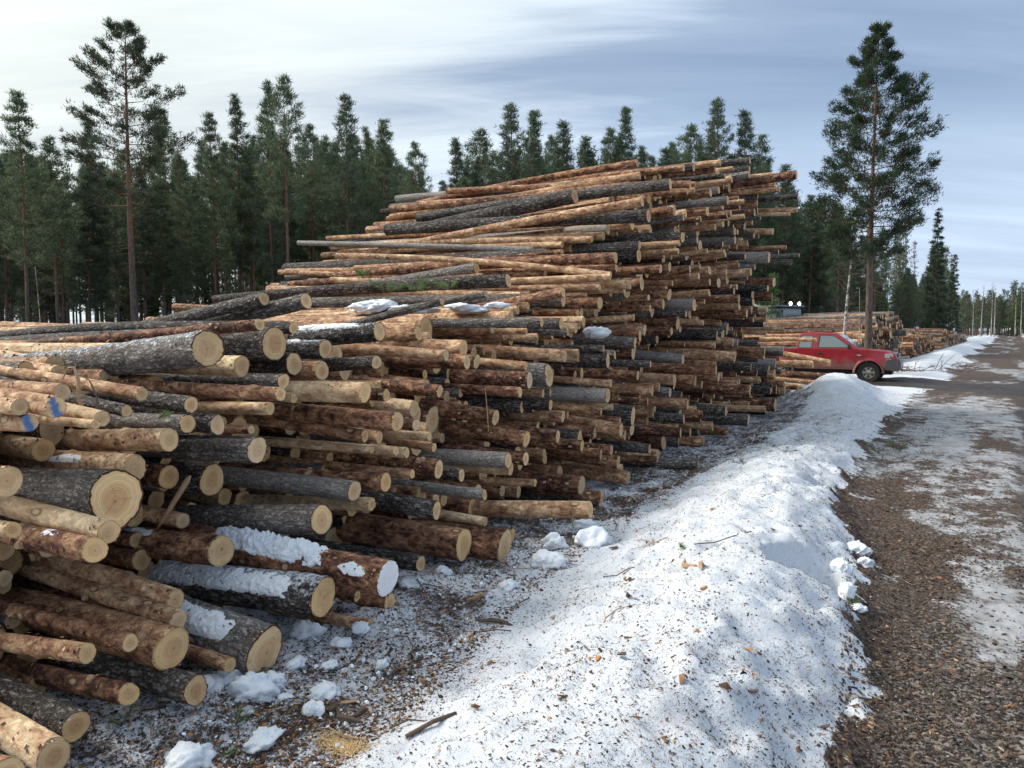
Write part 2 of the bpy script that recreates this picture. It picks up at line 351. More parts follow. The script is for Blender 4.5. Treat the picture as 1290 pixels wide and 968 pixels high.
def make_ground():
    m, bb, pr = new_mat('ground_cover'); t = bb.nt
    g = attr(bb, 'sl').outputs['Vector']
    mk = attr(bb, 'gm'); sp = bb.n('ShaderNodeSeparateColor', i={0: mk.outputs['Color']})
    S, I, M = sp.outputs[0], sp.outputs[1], sp.outputs[2]; GR = mk.outputs['Alpha']
    nA = bb.noise(g, 3.2, 6, 0.68, 0.3); nB = bb.noise(g, 16, 6, 0.72); nC = bb.noise(g, 85, 5, 0.75); nD = bb.noise(g, 0.6, 4, 0.6)
    # litter: needles, bark crumbs
    cell = bb.vor(g, 60, 'F1', 'Color'); cs_ = bb.n('ShaderNodeSeparateColor', i={0: cell}).outputs[0]
    lit = bb.ramp(bb.m('ADD', bb.m('MULTIPLY', cs_, 0.5), bb.m('MULTIPLY', nB, 0.6)), [(0.15, (0.016, 0.012, 0.011)), (0.45, (0.052, 0.037, 0.029)), (0.7, (0.115, 0.080, 0.060)), (1.0, (0.28, 0.21, 0.16))])
    grc = bb.n('ShaderNodeSeparateColor', i={0: bb.vor(g, 42, 'F1', 'Color')}).outputs[1]
    grav = bb.ramp(grc, [(0.1, (0.022, 0.018, 0.016)), (0.5, (0.085, 0.070, 0.060)), (0.95, (0.26, 0.23, 0.21))])
    base = bb.mix(bb.smooth(bb.m('ADD', GR, bb.m('MULTIPLY', bb.m('SUBTRACT', nB, 0.5), 0.9)), 0.35, 0.6), lit, grav)
    ice = bb.mix(bb.m('ADD', bb.m('MULTIPLY', bb.m('SUBTRACT', nA, 0.5), 1.8), nB, clamp=True), (0.14, 0.13, 0.125), (0.58, 0.60, 0.64))
    fi = bb.smooth(bb.m('ADD', I, bb.m('ADD', bb.m('MULTIPLY', bb.m('SUBTRACT', nA, 0.5), 1.5), bb.m('ADD', bb.m('MULTIPLY', bb.m('SUBTRACT', nB, 0.5), 1.1), bb.m('MULTIPLY', bb.m('SUBTRACT', nC, 0.5), 0.8)))), 0.42, 0.72)
    base = bb.mix(bb.m('MULTIPLY', fi, 0.9), base, ice)
    nm = bb.m('ADD', bb.m('MULTIPLY', bb.m('SUBTRACT', nA, 0.5), 2.2), bb.m('ADD', bb.m('SUBTRACT', nD, 0.2), bb.m('SUBTRACT', nB, 0.5)), clamp=True)
    mud = bb.mix(nm, (0.018, 0.014, 0.012), (0.095, 0.075, 0.062))
    fm = bb.smooth(bb.m('ADD', M, bb.m('ADD', bb.m('MULTIPLY', bb.m('SUBTRACT', nA, 0.5), 1.3), bb.m('MULTIPLY', bb.m('SUBTRACT', nB, 0.5), 1.0))), 0.35, 0.65)
    base = bb.mix(fm, base, mud)
    snow = bb.mix(nA, (0.56, 0.61, 0.70), (0.73, 0.76, 0.80))
    dirt = bb.m('MAXIMUM', bb.smooth(bb.noise(g, 120, 4, 0.8), 0.60, 0.70), bb.smooth(bb.noise(g, 22, 5, 0.8), 0.56, 0.68))
    snow = bb.mix(bb.m('MULTIPLY', bb.smooth(bb.noise(g, 2.4, 4, 0.65), 0.46, 0.66), 0.22), snow, (0.46, 0.44, 0.42))
    snow = bb.mix(bb.m('MULTIPLY', dirt, 0.50), snow, (0.25, 0.19, 0.15))
    fs = bb.smooth(bb.m('ADD', S, bb.m('ADD', bb.m('MULTIPLY', bb.m('SUBTRACT', nA, 0.5), 0.8), bb.m('ADD', bb.m('MULTIPLY', bb.m('SUBTRACT', nB, 0.5), 0.9), bb.m('MULTIPLY', bb.m('SUBTRACT', nC, 0.5), 0.9)))), 0.42, 0.60)
    c = bb.mix(fs, base, snow)
    t.links.new(c, pr.inputs['Base Color'])
    rg = bb.m('SUBTRACT', 0.85, bb.m('MULTIPLY', bb.m('MAXIMUM', fi, fm), 0.22)); t.links.new(rg, pr.inputs['Roughness'])
    pr.inputs['Specular IOR Level'].default_value = 0.3
    h = bb.m('ADD', bb.m('MULTIPLY', nC, 0.45), bb.m('ADD', bb.m('MULTIPLY', nB, 0.7), bb.m('ADD', bb.m('MULTIPLY', fs, 0.35), bb.m('MULTIPLY', cs_, 0.12))))
    bp = bb.n('ShaderNodeBump', i={'Strength': 0.75, 'Distance': 0.022, 'Height': h}); t.links.new(bp.outputs[0], pr.inputs['Normal'])
    return m
GROUND = make_ground()
def make_vcol(name, rough=0.8, spec=0.3, two=False, transl=0.0):
    m, bb, pr = new_mat(name); bb.nt.links.new(attr(bb, 'v').outputs['Color'], pr.inputs['Base Color'])
    pr.inputs['Roughness'].default_value = rough; pr.inputs['Specular IOR Level'].default_value = spec
    if transl:
        tr = bb.n('ShaderNodeBsdfTranslucent', i={0: attr(bb, 'v').outputs['Color']}); mxs = bb.n('ShaderNodeMixShader', i={0: transl, 1: pr.outputs[0], 2: tr.outputs[0]})
        out = [n for n in bb.nt.nodes if n.type == 'OUTPUT_MATERIAL'][0]; bb.nt.links.new(mxs.outputs[0], out.inputs[0])
    return m
DEBRIS = make_vcol('bark_bits', 0.8); NEEDLE = make_vcol('needles', 0.6, 0.3, transl=0.35); STONE = make_vcol('stones', 0.85)
def make_trunk(birch=False):
    m, bb, pr = new_mat('birch_bark' if birch else 'pine_bark'); o = bb.n('ShaderNodeTexCoord').outputs['Object']
    nz = bb.noise(bb.vm('MULTIPLY', o, (1, 1, 0.35)), 14, 5, 0.7); n2 = bb.noise(bb.vm('MULTIPLY', o, (1, 1, 0.5)), 3, 3, 0.6)
    z = bb.n('ShaderNodeSeparateXYZ', i={0: o}).outputs[2]
    if birch:
        c = bb.ramp(bb.noise(bb.vm('MULTIPLY', o, (1, 1, 2.5)), 5, 4, 0.7), [(0.40, (0.05, 0.045, 0.04)), (0.52, (0.52, 0.50, 0.47)), (0.8, (0.66, 0.64, 0.60))])
    else:
        lo = bb.ramp(nz, [(0.3, (0.030, 0.022, 0.018)), (0.6, (0.14, 0.105, 0.085)), (0.8, (0.24, 0.19, 0.16))])
        hi = bb.ramp(nz, [(0.3, (0.15, 0.06, 0.03)), (0.6, (0.27, 0.145, 0.085)), (0.8, (0.42, 0.26, 0.16))])
        c = bb.mix(bb.m('MULTIPLY', bb.smooth(bb.m('ADD', z, bb.m('MULTIPLY', n2, 3.0)), 4.5, 10.0), .8), lo, hi)
    bb.nt.links.new(c, pr.inputs['Base Color']); pr.inputs['Roughness'].default_value = 0.85
    bp = bb.n('ShaderNodeBump', i={'Strength': 0.7, 'Distance': 0.02, 'Height': nz}); bb.nt.links.new(bp.outputs[0], pr.inputs['Normal'])
    return m
TRUNK = make_trunk(); BIRCH = make_trunk(True)
TWIG = plain('twig_bark', (0.11, 0.075, 0.05), 0.85, var=0.5, scale=30, bump=0.004)
TWIG_PALE = plain('pale_torn_wood', (0.42, 0.27, 0.16), 0.85, var=0.4, scale=40, bump=0.003)
# ------------------------------------------------------------------ terrain
LE_S = [-5, 0, 3.4, 5, 6.7, 8.4, 12.4, 23, 34, 400]; LE_L = [-0.3, -0.4, -0.5, -0.72, -1.0, -1.35, -1.65, -2.05, -1.5, -1.9]
HB_S = [-5, 0, 3, 5, 7, 9, 11, 14, 17, 19.3, 21, 22.6, 24.5, 27, 32, 36, 45, 120, 200]; HB_Z = [.24, .31, .37, .40, .38, .31, .20, .14, .22, .55, .72, .5, .14, .02, .12, .42, .45, .5, .2]
LF_S = [0, 2.6, 4.7, 7.8, 12, 18, 22, 30]; LF_L = [-2.35, -2.5, -3.0, -3.15, -3.35, -3.7, -4.4, -4.6]
def le(s): return np.interp(s, LE_S, LE_L)
def terrain(s, l):
    hb = np.interp(s, HB_S, HB_Z); e = le(s)
    lc = np.where(s < 16, e-0.62, e-0.62-np.clip((s-16)/4, 0, 1)*0.9); lc = np.where(s > 26, -3.1, lc)
    sl_ = np.where(s < 12, 0.82, np.where(s < 26, 1.05, 1.3)); sr = np.where(s < 16, 0.52, np.where(s < 26, 0.75, 1.0))
    d = l-lc+0.12*(fbm(s*1.3+9, l*0+3, 3)-0.5)
    sg = np.where(d < 0, sl_, sr)
    bank = hb*np.exp(-(np.abs(d)/sg)**2.2)
    amt = sstep(bank, 0.0, 0.12); cr_ = 1-np.abs(2*fbm(s*2.6+l*.8+31, l*3.1, 4)-1)*2.2
    bank = bank+amt*sstep(-s, -26, -10)*0.045*np.clip(cr_, -1, 1)
    near = sstep(-s, -26, -8)
    bank = bank + amt*(0.11*(fbm(s*1.7, l*1.7, 4)-0.5)*1.2 + near*0.10*(fbm(s*7+3, l*7, 3)-0.5) + near*0.035*(fbm(s*22, l*22, 2)-0.5)+0.16*sstep(s, 15, 19)*sstep(-s, -26, -23)*(fbm(s*2.6+5, l*2.6, 4)-0.5)+0.10*sstep(l, e-1.0, e-0.3)*near*(fbm(s*5+15, l*5, 3)-0.5))
    foot = sstep(-l, 2.2, 2.9)*sstep(l, -6.5, -4)*sstep(-s, -24, -20)
    z = bank + foot*near*(0.10*(fbm(s*4.5, l*4.5+40, 4)-0.42)+0.05*(fbm(s*16, l*16, 3)-0.5))
    # snow pit in the bank's road side
    ds = (s-5.12)+0.25*(l+1.05); dl = (l+1.03)-0.2*(s-5.12)
    q = np.sqrt((ds/0.42)**2+(dl/0.25)**2)+0.25*(fbm(s*9, l*9, 2)-0.5)
    z = z-0.24*sstep(-q, -1.0, -0.78)
    # road: gentle ruts and rubble
    road = sstep(l, e-0.1, e+0.3)
    z = z+road*near*(0.035*(fbm(s*5, l*5+7, 4)-0.5)+0.018*(fbm(s*18, l*18, 2)-0.5)) - 0.035*road*(np.exp(-((l-0.55+0.2*np.sin(s*.13))/0.17)**2)+np.exp(-((l-2.25+0.2*np.sin(s*.13))/0.17)**2))
    z = z+road*sstep(s, 8, 14)*sstep(-s, -60, -30)*0.05*(fbm(s*1.6, l*2.2+71, 4)-0.5)
    # gentle forest floor swells far from the road
    far = sstep(-l, 8, 20); z = z+far*0.5*(fbm(s*0.07+3, l*0.07, 3)-0.45)
    # ploughed edge beyond the road's far side
    z = z+0.4*np.exp(-((l-5.2)/0.8)**2)*sstep(s, 30, 45)+0.02*(fbm(s*0.8, l*0.8+11, 3)-0.5)
    return z
def icy(s, l): return 0.9*(fbm(s*0.55+23, l*1.5+12, 4)-0.5)+0.55*(fbm(s*1.9+23, l*4.5+12, 3)-0.5)
def cover(s, l):
    """snow, ice, mud, gravel amounts"""
    e = le(s)+(0.34*(fbm(s*1.7, l*1.7+30, 4)-0.5)+0.16*(fbm(s*9, l*9+30, 2)-0.5))*np.clip(1+s*0.05, 1, 3); f = np.interp(s, LF_S, LF_L)+0.5*(fbm(s*1.6+50, l*1.6, 3)-0.5)
    bankm = sstep(l, f-0.45, f+0.25)*sstep(-l, -e-0.10, -e+0.10)
    S = (0.50+0.12*sstep(-s, -5, -3))*sstep(-l, 2.2, 2.9)
    S = np.maximum(S, bankm*(0.98-0.24*sstep(s, 6, 9)*sstep(-s, -18, -15)))
    # white patches among the litter at the logs' feet
    S = np.where(l < f, S+0.30*(fbm(s*3+80, l*3, 3)-0.45)*2*sstep(-s, -14, -5), S)
    thin = sstep(s, 7.5, 10)*sstep(-s, -18, -16)*sstep(-l, 1.9, 2.6)        # needle strewn flat before the tall stack
    S = np.where((l > -5.2), np.maximum(S, 0.60*thin), S)-0.10*thin
    right = l > e
    S = np.where(right, 0.0, S)
    I = np.where(right, 0.36+0.32*sstep(l, e+0.3, e+1.0)*(1-.45*sstep(s, 7, 11)), 0.1)
    I = I+1.35*icy(s, l); gr = np.exp(-(((s-4.4)/1.6)**2+((l+0.05)/0.33)**2)); I = I-0.5*gr
    ic = np.exp(-(((s-18.5)/5.0)**2+((l+0.9)/0.75)**2)); S = np.where(right, S+(0.42+.5*icy(s, l))*ic, S); I = I+0.4*ic
    sn = s+4.0*(fbm(s*0.5+70, l*0.5, 4)-0.5); M = 0.9*np.exp(-(((sn-28.3)/2.6)**4))*sstep(l, -6, -4.4)
    rut = np.exp(-((l-0.55+0.35*(fbm(s*0.35, l*0, 3)-0.5)+0.2*np.sin(s*.13))/0.20)**2)+np.exp(-((l-2.25+0.2*np.sin(s*.13))/0.22)**2)
    M = M+0.5*rut*sstep(s, 3, 8)*sstep(-s, -70, -30)+0.35*sstep(s, 9, 20)*np.exp(-((l-1.2)/1.2)**2)*sstep(fbm(s*0.6, l*1.5+33, 4), 0.42, 0.58)
    S = S*(1-np.clip(M*1.3, 0, 1)*np.exp(-(((sn-28.3)/2.6)**4)))
    fr = sstep(sn, 31.3, 33.0); ln_ = l+2.2*(fbm(s*0.22, l*0.5+90, 4)-0.5)
    roadm = sstep(ln_, -2.3, -1.1)*sstep(-ln_, -4.0, -2.8)
    S = np.where(fr > 0, np.where(l > -7, fr*(1-roadm)*0.92+(1-fr)*S, 0.45), S)
    I = np.where(fr > 0.5, 0.12+0.5*sstep(fbm(s*0.25+8, l*1.2, 3), 0.5, 0.7), I); 
    M = np.where(fr > 0.5, 0.22, M)
    S = np.where(l < -9, 0.30, S); S = np.where(l > 6, 0.75, S)
    G = np.where(right, np.clip(gr*1.1, 0, 1)+0.12, 0.0)
    return np.stack([np.clip(S, 0, 1), np.clip(I, 0, 1), np.clip(M, 0, 1), np.clip(G, 0, 1)], -1)
def graded(a0, a1, d0, g, dmax=60):
    xs = [a0]; d = d0
    while xs[-1] < a1: xs.append(xs[-1]+d); d = min(d*g, dmax)
    return xs
s_ax = np.array([-60, -30, -14, -7, -3.5, -1.6, -0.6]+graded(0.2, 14, 0.034, 1.0)+graded(14.08, 36, 0.07, 1.012)[0:]+graded(36.6, 900, 0.6, 1.07))
s_ax = np.unique(np.round(s_ax, 3)); s_ax = s_ax[np.concatenate([[True], np.diff(s_ax) > 0.02])]
lft = [-5.6-x for x in graded(0.1, 700, 0.12, 1.11)]
l_ax = np.array(sorted(lft)+list(np.arange(-5.6, 1.6, 0.036))+[1.6+x for x in graded(0.0, 500, 0.06, 1.1)]); l_ax = np.unique(np.round(l_ax, 3))
SS, LL = np.meshgrid(s_ax, l_ax, indexing='ij')
ZZ = terrain(SS, LL)
ns, nl_ = SS.shape
Vg = SS[..., None]*P+LL[..., None]*L+ZZ[..., None]*ZV
GM = cover(SS, LL).reshape(-1, 4); SLA = np.stack([SS, LL, ZZ], -1).reshape(-1, 3)
ii = (np.arange(ns-1)[:, None]*nl_+np.arange(nl_-1)[None]).ravel()
quads = np.stack([ii, ii+nl_, ii+nl_+1, ii+1], -1)
fc_s = (SS[:-1, :-1]+SS[1:, 1:]).ravel()/2; fc_l = (LL[:-1, :-1]+LL[1:, 1:]).ravel()/2
is_road = (fc_l > le(fc_s)) & (fc_l < 4.4)
is_bank = (~is_road) & (fc_l > np.interp(fc_s, LF_S, LF_L)) & (fc_l < le(fc_s)) & (fc_s < 190)
def sub(name, mask, label):
    q = quads[mask]; u, inv = np.unique(q, return_inverse=True)
    me = mesh_np(name, Vg.reshape(-1, 3)[u], [inv.reshape(q.shape)], [GROUND], attrs={'gm': ('FLOAT_COLOR', GM[u]), 'sl': ('FLOAT_VECTOR', SLA[u])})
    return tag(link(name, me), label, None, None, 'structure')
sub('road', is_road, 'dirt and ice forest road strewn with needles')
sub('snow_bank', is_bank, 'ploughed ridge of gritty snow beside the road')
sub('ground', ~(is_road | is_bank), 'littered ground and forest floor with old snow')
def gz(s, l): return float(terrain(np.array([float(s)]), np.array([float(l)]))[0])
# ------------------------------------------------------------------ the big log stack
# s, l, z of the front end's centre, radius, rise and turn of the axis, tone, label
LOGS = [
(2.68,-3.84,1.74,0.105,0.056,0.03,'G','thick dark furrowed log with broad pale cut face on the crest of the near stack'),
(3.15,-4.16,1.61,0.067,0.000,0.12,'P','pale log end mostly hidden below the broad cut face on the crest'),
(3.32,-3.96,1.51,0.052,0.000,0.13,'g','long straight greyish log lying under the crest logs at the left'),
(1.90,-3.90,1.54,0.043,0.016,0.03,'O','tan log whose round end stands above the blue painted end'),
(2.31,-3.90,1.50,0.037,-0.031,0.06,'O','short brown log end between the hanging twigs and dark small logs at left'),
(2.81,-3.38,1.49,0.040,-0.012,0.13,'r','reddish log directly beneath the long straight greyish one, broken at its tip'),
(1.67,-3.82,1.49,0.039,0.014,0.02,'O','brown log end left of the blue painted one'),
(1.80,-3.76,1.48,0.049,-0.025,0.02,'O','log with a bright blue paint smear across its cut end'),
(2.08,-3.88,1.39,0.043,-0.060,0.04,'P','peeled tan log end below the hanging twig at left'),
(1.71,-3.83,1.41,0.043,0.036,0.02,'O','log end with a small blue paint mark at its lower edge, far left'),
(2.02,-3.83,1.37,0.024,0.024,0.04,'P','thin peeled log below the peeled tan end, at left'),
(2.20,-3.86,1.42,0.033,-0.094,0.05,'D','small dark log end between the peeled tan end and the grey pair'),
(2.59,-3.88,1.42,0.050,0.008,0.09,'D','dark log end above the pair of grey ends at the left'),
(2.53,-3.83,1.32,0.054,0.020,0.08,'G','left one of two grey rough ends lying side by side'),
(2.73,-3.84,1.29,0.058,-0.060,0.10,'D','right one of two grey rough ends lying side by side'),
(2.95,-3.82,1.24,0.027,0.003,0.12,'R',None),
(2.39,-3.79,1.25,0.063,0.066,0.07,'O','long tan log with flaky bark across the left edge, round cut end'),
(2.95,-3.77,1.12,0.082,0.019,0.12,'G','thick light grey log end right of the long tan flaky log'),
(2.24,-3.87,1.11,0.070,0.068,0.05,'O','tan log with worn bark lying right on top of the biggest log'),
(2.05,-3.72,1.00,0.142,0.098,0.04,'G','biggest log with deeply furrowed grey bark and very wide ringed cut end'),
(1.55,-3.71,1.17,0.071,0.070,0.02,'P','pale cut end at the left edge beside the biggest log'),
(1.76,-3.39,0.86,0.059,0.063,0.02,'r','brown log end just below the biggest log'),
(1.86,-3.45,0.91,0.055,-0.001,0.03,'P','pale end peeking out under the biggest cut face'),
(1.53,-3.62,0.97,0.037,0.088,0.02,'P','small pale end at the left edge under the biggest log'),
(2.75,-3.87,0.53,0.092,0.069,0.08,'R','wet dark red log with round pale end left of the snowy hollow'),
(3.27,-3.57,0.65,0.095,0.070,0.13,'g','smooth purple grey log with oval end above the snowy log'),
(3.96,-3.66,0.76,0.068,0.030,0.15,'R','dark red log with splintered end behind the light grey weathered one'),
(3.63,-3.64,0.76,0.072,-0.033,0.14,'W','weathered silver grey log with reddish cut end'),
(3.75,-3.60,0.65,0.046,0.049,0.15,'P','thin peeled log passing behind the silver grey log'),
(4.60,-3.69,0.75,0.075,-0.044,0.18,'R','long red brown log with jagged tip above the silver grey log'),
(4.59,-3.44,0.19,0.132,-0.010,0.18,'r','thick red brown log with snow patches, jutting out low in the middle'),
(3.19,-2.94,0.41,0.101,-0.041,0.14,'R','dark red log with white painted end and thick snow along its back'),
(2.96,-3.23,0.31,0.114,0.059,0.12,'D','thick black barked log dusted with snow, round pale end'),
(3.62,-3.32,0.05,0.065,0.025,0.14,'R','brown log end under the white painted end'),
(3.44,-3.44,0.13,0.038,-0.095,0.13,'R',None),
(3.31,-3.21,0.02,0.049,0.002,0.13,'O','thin log with splintered tip lying lowest under the snowy logs'),
(2.59,-3.29,0.10,0.133,-0.060,0.09,'G','thick grey furrowed log with rusty brown cut face beside snow'),
(2.31,-3.65,0.41,0.055,-0.030,0.05,'O','uppermost tan log of the front bundle, small snow patch on it'),
(2.22,-3.49,0.36,0.051,-0.006,0.05,'O','second tan log of the front bundle with knotty stub'),
(2.09,-3.35,0.29,0.101,0.065,0.04,'r','thick brown log under the front bundle with cracked pale end'),
(1.88,-3.34,0.40,0.041,0.098,0.03,'r','thin brown log beside the thick cracked end in the front bundle'),
(1.70,-3.37,0.41,0.043,0.127,0.02,'O','log with peeling curled bark at the left of the front bundle'),
(1.83,-3.28,0.19,0.051,0.079,0.02,'R','dark brown log with rough pale end near the ground at lower left'),
(2.08,-3.15,0.14,0.068,0.065,0.05,'D','dark grey log with orange cut face resting on the ground at lower left'),
(2.37,-3.29,0.12,0.039,0.018,0.07,'O','short thin log end left of the rusty brown cut face'),
(1.59,-3.27,0.15,0.063,0.042,0.02,'D','dark log with grey notched end low at the left edge'),
(1.44,-3.15,0.13,0.069,-0.008,0.02,'P','pale peeled log in the bottom left corner'),
(1.05,-2.60,0.44,0.050,0.143,0.01,'R','brown log cut off by the bottom left corner'),
(3.91,-4.39,2.06,0.059,0.131,0.03,'g','long leaning log with a peeled orange streak on the near crest'),
(3.79,-4.72,2.08,0.051,0.125,0.03,'g','long leaning log behind the one with the orange streak'),
(3.40,-4.14,1.75,0.113,0.030,0.04,'D','thick dark log with egg shaped cut face on the near crest'),
(3.22,-4.06,1.88,0.039,0.052,0.03,'R','small end under the two leaning logs'),
(3.56,-4.13,1.86,0.044,0.030,0.04,'D',"small dark log right of the leaning pair's ends"),
(4.46,-4.17,1.83,0.073,0.030,0.05,'D','dark log with snow dust and oval orange end on the crest'),
(4.09,-4.39,1.70,0.074,0.030,0.05,'D','dark snow dusted log end right of the egg shaped face'),
(3.55,-4.12,1.61,0.077,0.030,0.05,'D','end with wavy outline directly below the egg shaped face'),
(3.71,-4.02,1.56,0.067,0.030,0.05,'r','round end right of the wavy outlined one'),
(4.22,-3.98,1.60,0.054,0.030,0.06,'D','dark log with small oval end under the crest'),
(5.46,-4.61,1.81,0.063,0.030,0.16,'r','short brown log end beside the oval orange end'),
(5.80,-4.34,1.66,0.084,-0.044,0.18,'O','long tan log with a thinner one lying against it'),
(5.25,-4.12,1.62,0.049,-0.049,0.19,'O','thinner tan log resting against the long tan one'),
(5.53,-4.10,1.55,0.065,0.000,0.19,'R',None),
(5.70,-4.11,1.55,0.070,0.000,0.19,'R',None),
(6.55,-4.06,1.33,0.085,-0.012,0.20,'R','long smooth red log below the tan pair in the middle'),
(6.27,-4.00,1.23,0.051,-0.038,0.20,'R',None),
(4.97,-3.97,1.33,0.054,-0.054,0.19,'R','short red log end under the long smooth red one'),
(3.65,-3.55,1.43,0.071,-0.017,0.16,'P','bright cream peeled log with splintered rim left of centre'),
(4.33,-4.14,1.38,0.050,-0.028,0.16,'P','pale end just behind the bright cream log'),
(4.27,-3.93,1.35,0.048,-0.060,0.17,'R',None),
(4.86,-4.16,1.18,0.074,-0.049,0.17,'P','pale tan log right below the bright cream one'),
(3.92,-3.51,1.21,0.069,-0.049,0.17,'R','thick red brown log below the bright cream one'),
(3.90,-3.80,1.09,0.045,-0.062,0.15,'r','long slender red log below the thick red brown one'),
(4.05,-3.80,1.06,0.046,-0.036,0.16,'O',None),
(3.41,-3.97,1.39,0.035,-0.065,0.13,'P','knobbly pale tip under the long greyish log'),
(3.14,-3.88,1.35,0.040,0.027,0.12,'O','tan log with torn bark at its end under the knobbly tip'),
(4.69,-3.81,0.90,0.038,-0.098,0.18,'O','thin tan log with jagged tip near the middle'),
(4.51,-3.84,1.10,0.050,-0.023,0.17,'R',None),
(5.89,-4.03,1.01,0.076,-0.100,0.19,'r','straight brown log with round end, a thin stick leaning before it'),
(6.06,-3.79,0.80,0.083,-0.100,0.20,'r','thick tan brown log below the one with the thin stick'),
(3.93,-3.76,0.99,0.028,0.002,0.15,'P',None),
(4.17,-3.75,0.95,0.035,0.000,0.16,'P',None),
(4.29,-3.75,0.92,0.042,-0.006,0.17,'P',None),
(4.62,-3.80,1.00,0.038,-0.033,0.18,'P',None),
(5.62,-3.71,0.67,0.075,0.018,0.19,'W','silver grey log low in the middle'),
(5.75,-3.77,0.57,0.066,-0.001,0.19,'P',None),
(4.87,-3.67,0.66,0.055,-0.050,0.19,'D',None),
(4.26,-3.67,0.77,0.036,-0.001,0.16,'O',None),
(4.41,-3.56,0.48,0.069,-0.058,0.17,'D','dark log with torn bark between the red snowy log and weathered log'),
(5.08,-3.59,0.47,0.046,-0.013,0.19,'W','cracked pale grey log above the long yellow brown one'),
(5.80,-2.97,0.28,0.076,0.076,0.20,'O','long yellow brown log sticking out furthest at the foot'),
(6.81,-3.59,0.25,0.098,-0.010,0.20,'R','dark red log with a peeled patch near its round end'),
(7.96,-3.59,0.13,0.078,-0.051,0.20,'r','brown log at the foot of the stack pointing right'),
(8.07,-3.72,0.21,0.056,-0.043,0.20,'P',None),
(7.88,-3.68,0.32,0.078,-0.100,0.20,'r',"long log sloping down to the right at the stack's foot"),
(5.92,-3.71,0.64,0.063,-0.071,0.19,'R',None),
(5.94,-3.62,0.42,0.037,0.026,0.19,'O',None),
(4.96,-3.50,0.28,0.039,-0.057,0.19,'P',None),
(5.28,-3.44,0.11,0.061,-0.013,0.19,'D',None),
(4.95,-3.30,0.11,0.137,0.001,0.19,'R','thick dark red log end lying on the ground right of the snowy red one'),
(6.90,-3.42,0.03,0.053,-0.001,0.20,'D',None),
(4.04,-3.41,0.19,0.062,-0.017,0.16,'D','small round end beneath the snowy red log'),
(8.29,-4.02,1.04,0.092,-0.020,0.21,'W','pale grey log in the middle right of the long smooth red one'),
(8.41,-3.91,0.72,0.054,-0.057,0.21,'r',None),
(8.21,-3.80,0.65,0.085,-0.072,0.21,'r','long yellow brown log above the narrow oval end'),
(8.82,-3.92,0.75,0.131,-0.062,0.21,'D','black barked log with a tall narrow oval orange end'),
(6.70,-3.81,0.75,0.065,-0.070,0.20,'R',None),
(7.14,-3.76,0.60,0.060,-0.031,0.20,'R',None),
(7.72,-3.69,0.48,0.063,-0.040,0.20,'R',None),
(7.51,-3.72,0.46,0.062,-0.048,0.20,'R',None),
(8.93,-3.74,0.33,0.066,-0.004,0.21,'D',None),
(9.05,-3.68,0.18,0.046,0.022,0.21,'R',None),
(7.56,-4.21,1.54,0.073,-0.056,0.20,'O','yellow tan log left of the dark rough one in the middle'),
(8.72,-4.23,1.45,0.101,-0.023,0.21,'D','dark rough log end right of the yellow tan one'),
(6.59,-4.13,1.47,0.049,-0.064,0.20,'O',None),
(8.69,-4.28,1.60,0.051,-0.023,0.21,'g',None),
(10.95,-4.19,1.08,0.085,-0.038,0.18,'O',None),
(9.55,-4.18,1.22,0.070,-0.008,0.20,'r',None),
(9.85,-4.09,0.99,0.072,-0.006,0.20,'r',None),
(10.52,-4.09,0.92,0.082,-0.069,0.18,'G',None),
(9.52,-4.02,0.87,0.048,-0.027,0.20,'R',None),
(11.07,-4.02,0.70,0.079,-0.072,0.18,'O',None),
(11.93,-4.21,1.01,0.091,-0.070,0.16,'r',None),
(6.79,-3.95,1.06,0.062,-0.023,0.20,'D','black log with torn tip under the long smooth red one'),
(8.43,-4.02,0.89,0.044,-0.053,0.21,'P',None),
(7.93,-3.93,0.88,0.042,-0.100,0.20,'r',None),
(8.54,-4.10,1.17,0.045,-0.051,0.21,'O',None),
(10.64,-3.92,0.53,0.070,-0.004,0.18,'D',None),
(11.59,-3.96,0.50,0.069,0.001,0.17,'R',None),
(11.87,-3.89,0.29,0.077,-0.021,0.16,'O',None),
(10.31,-3.84,0.37,0.074,0.008,0.19,'R',None),
(10.71,-3.84,0.33,0.070,0.054,0.18,'R',None),
(10.54,-4.51,1.84,0.083,0.000,0.15,'O','thick tan log beside the white lump of snow'),
(10.27,-4.57,2.02,0.052,0.048,0.12,'O',None),
(7.88,-4.35,1.82,0.052,-0.017,0.17,'G',None),
(6.87,-4.30,1.83,0.034,0.030,0.16,'O',None),
(7.08,-4.29,1.77,0.035,0.041,0.17,'O',None),
(8.33,-4.46,2.05,0.044,-0.052,0.13,'r',None),
(10.95,-4.60,2.17,0.061,-0.039,0.10,'r',None),
(11.58,-4.64,2.25,0.083,-0.058,0.08,'r',None),
(11.86,-4.65,2.41,0.104,-0.045,0.06,'r','stout reddish log with clean face right of the leaning one'),
(7.92,-4.44,2.29,0.062,0.160,0.09,'r','stout brown log leaning upward to the right across others'),
(8.99,-4.49,2.40,0.042,0.002,0.07,'O',None),
(9.92,-4.39,1.66,0.079,-0.056,0.19,'G','grey log end just below the white lump of snow'),
(12.26,-4.65,1.94,0.101,-0.080,0.11,'R',None),
(15.39,-4.78,1.85,0.122,-0.085,0.12,'G',"dark grey log above the red pickup's level at the stack's right side"),
(8.72,-6.29,2.71,0.078,0.106,0.07,'G','rough grey log rising to the right on the slope, oval end'),
(8.10,-5.76,2.54,0.047,0.056,0.07,'r',None),
(7.55,-4.98,2.43,0.080,0.028,0.08,'D','dark stubby log end on the slope beside a long reddish log'),
(6.53,-4.59,2.22,0.038,0.146,0.10,'G',None),
(5.22,-4.14,2.09,0.031,0.220,0.11,'g',None),
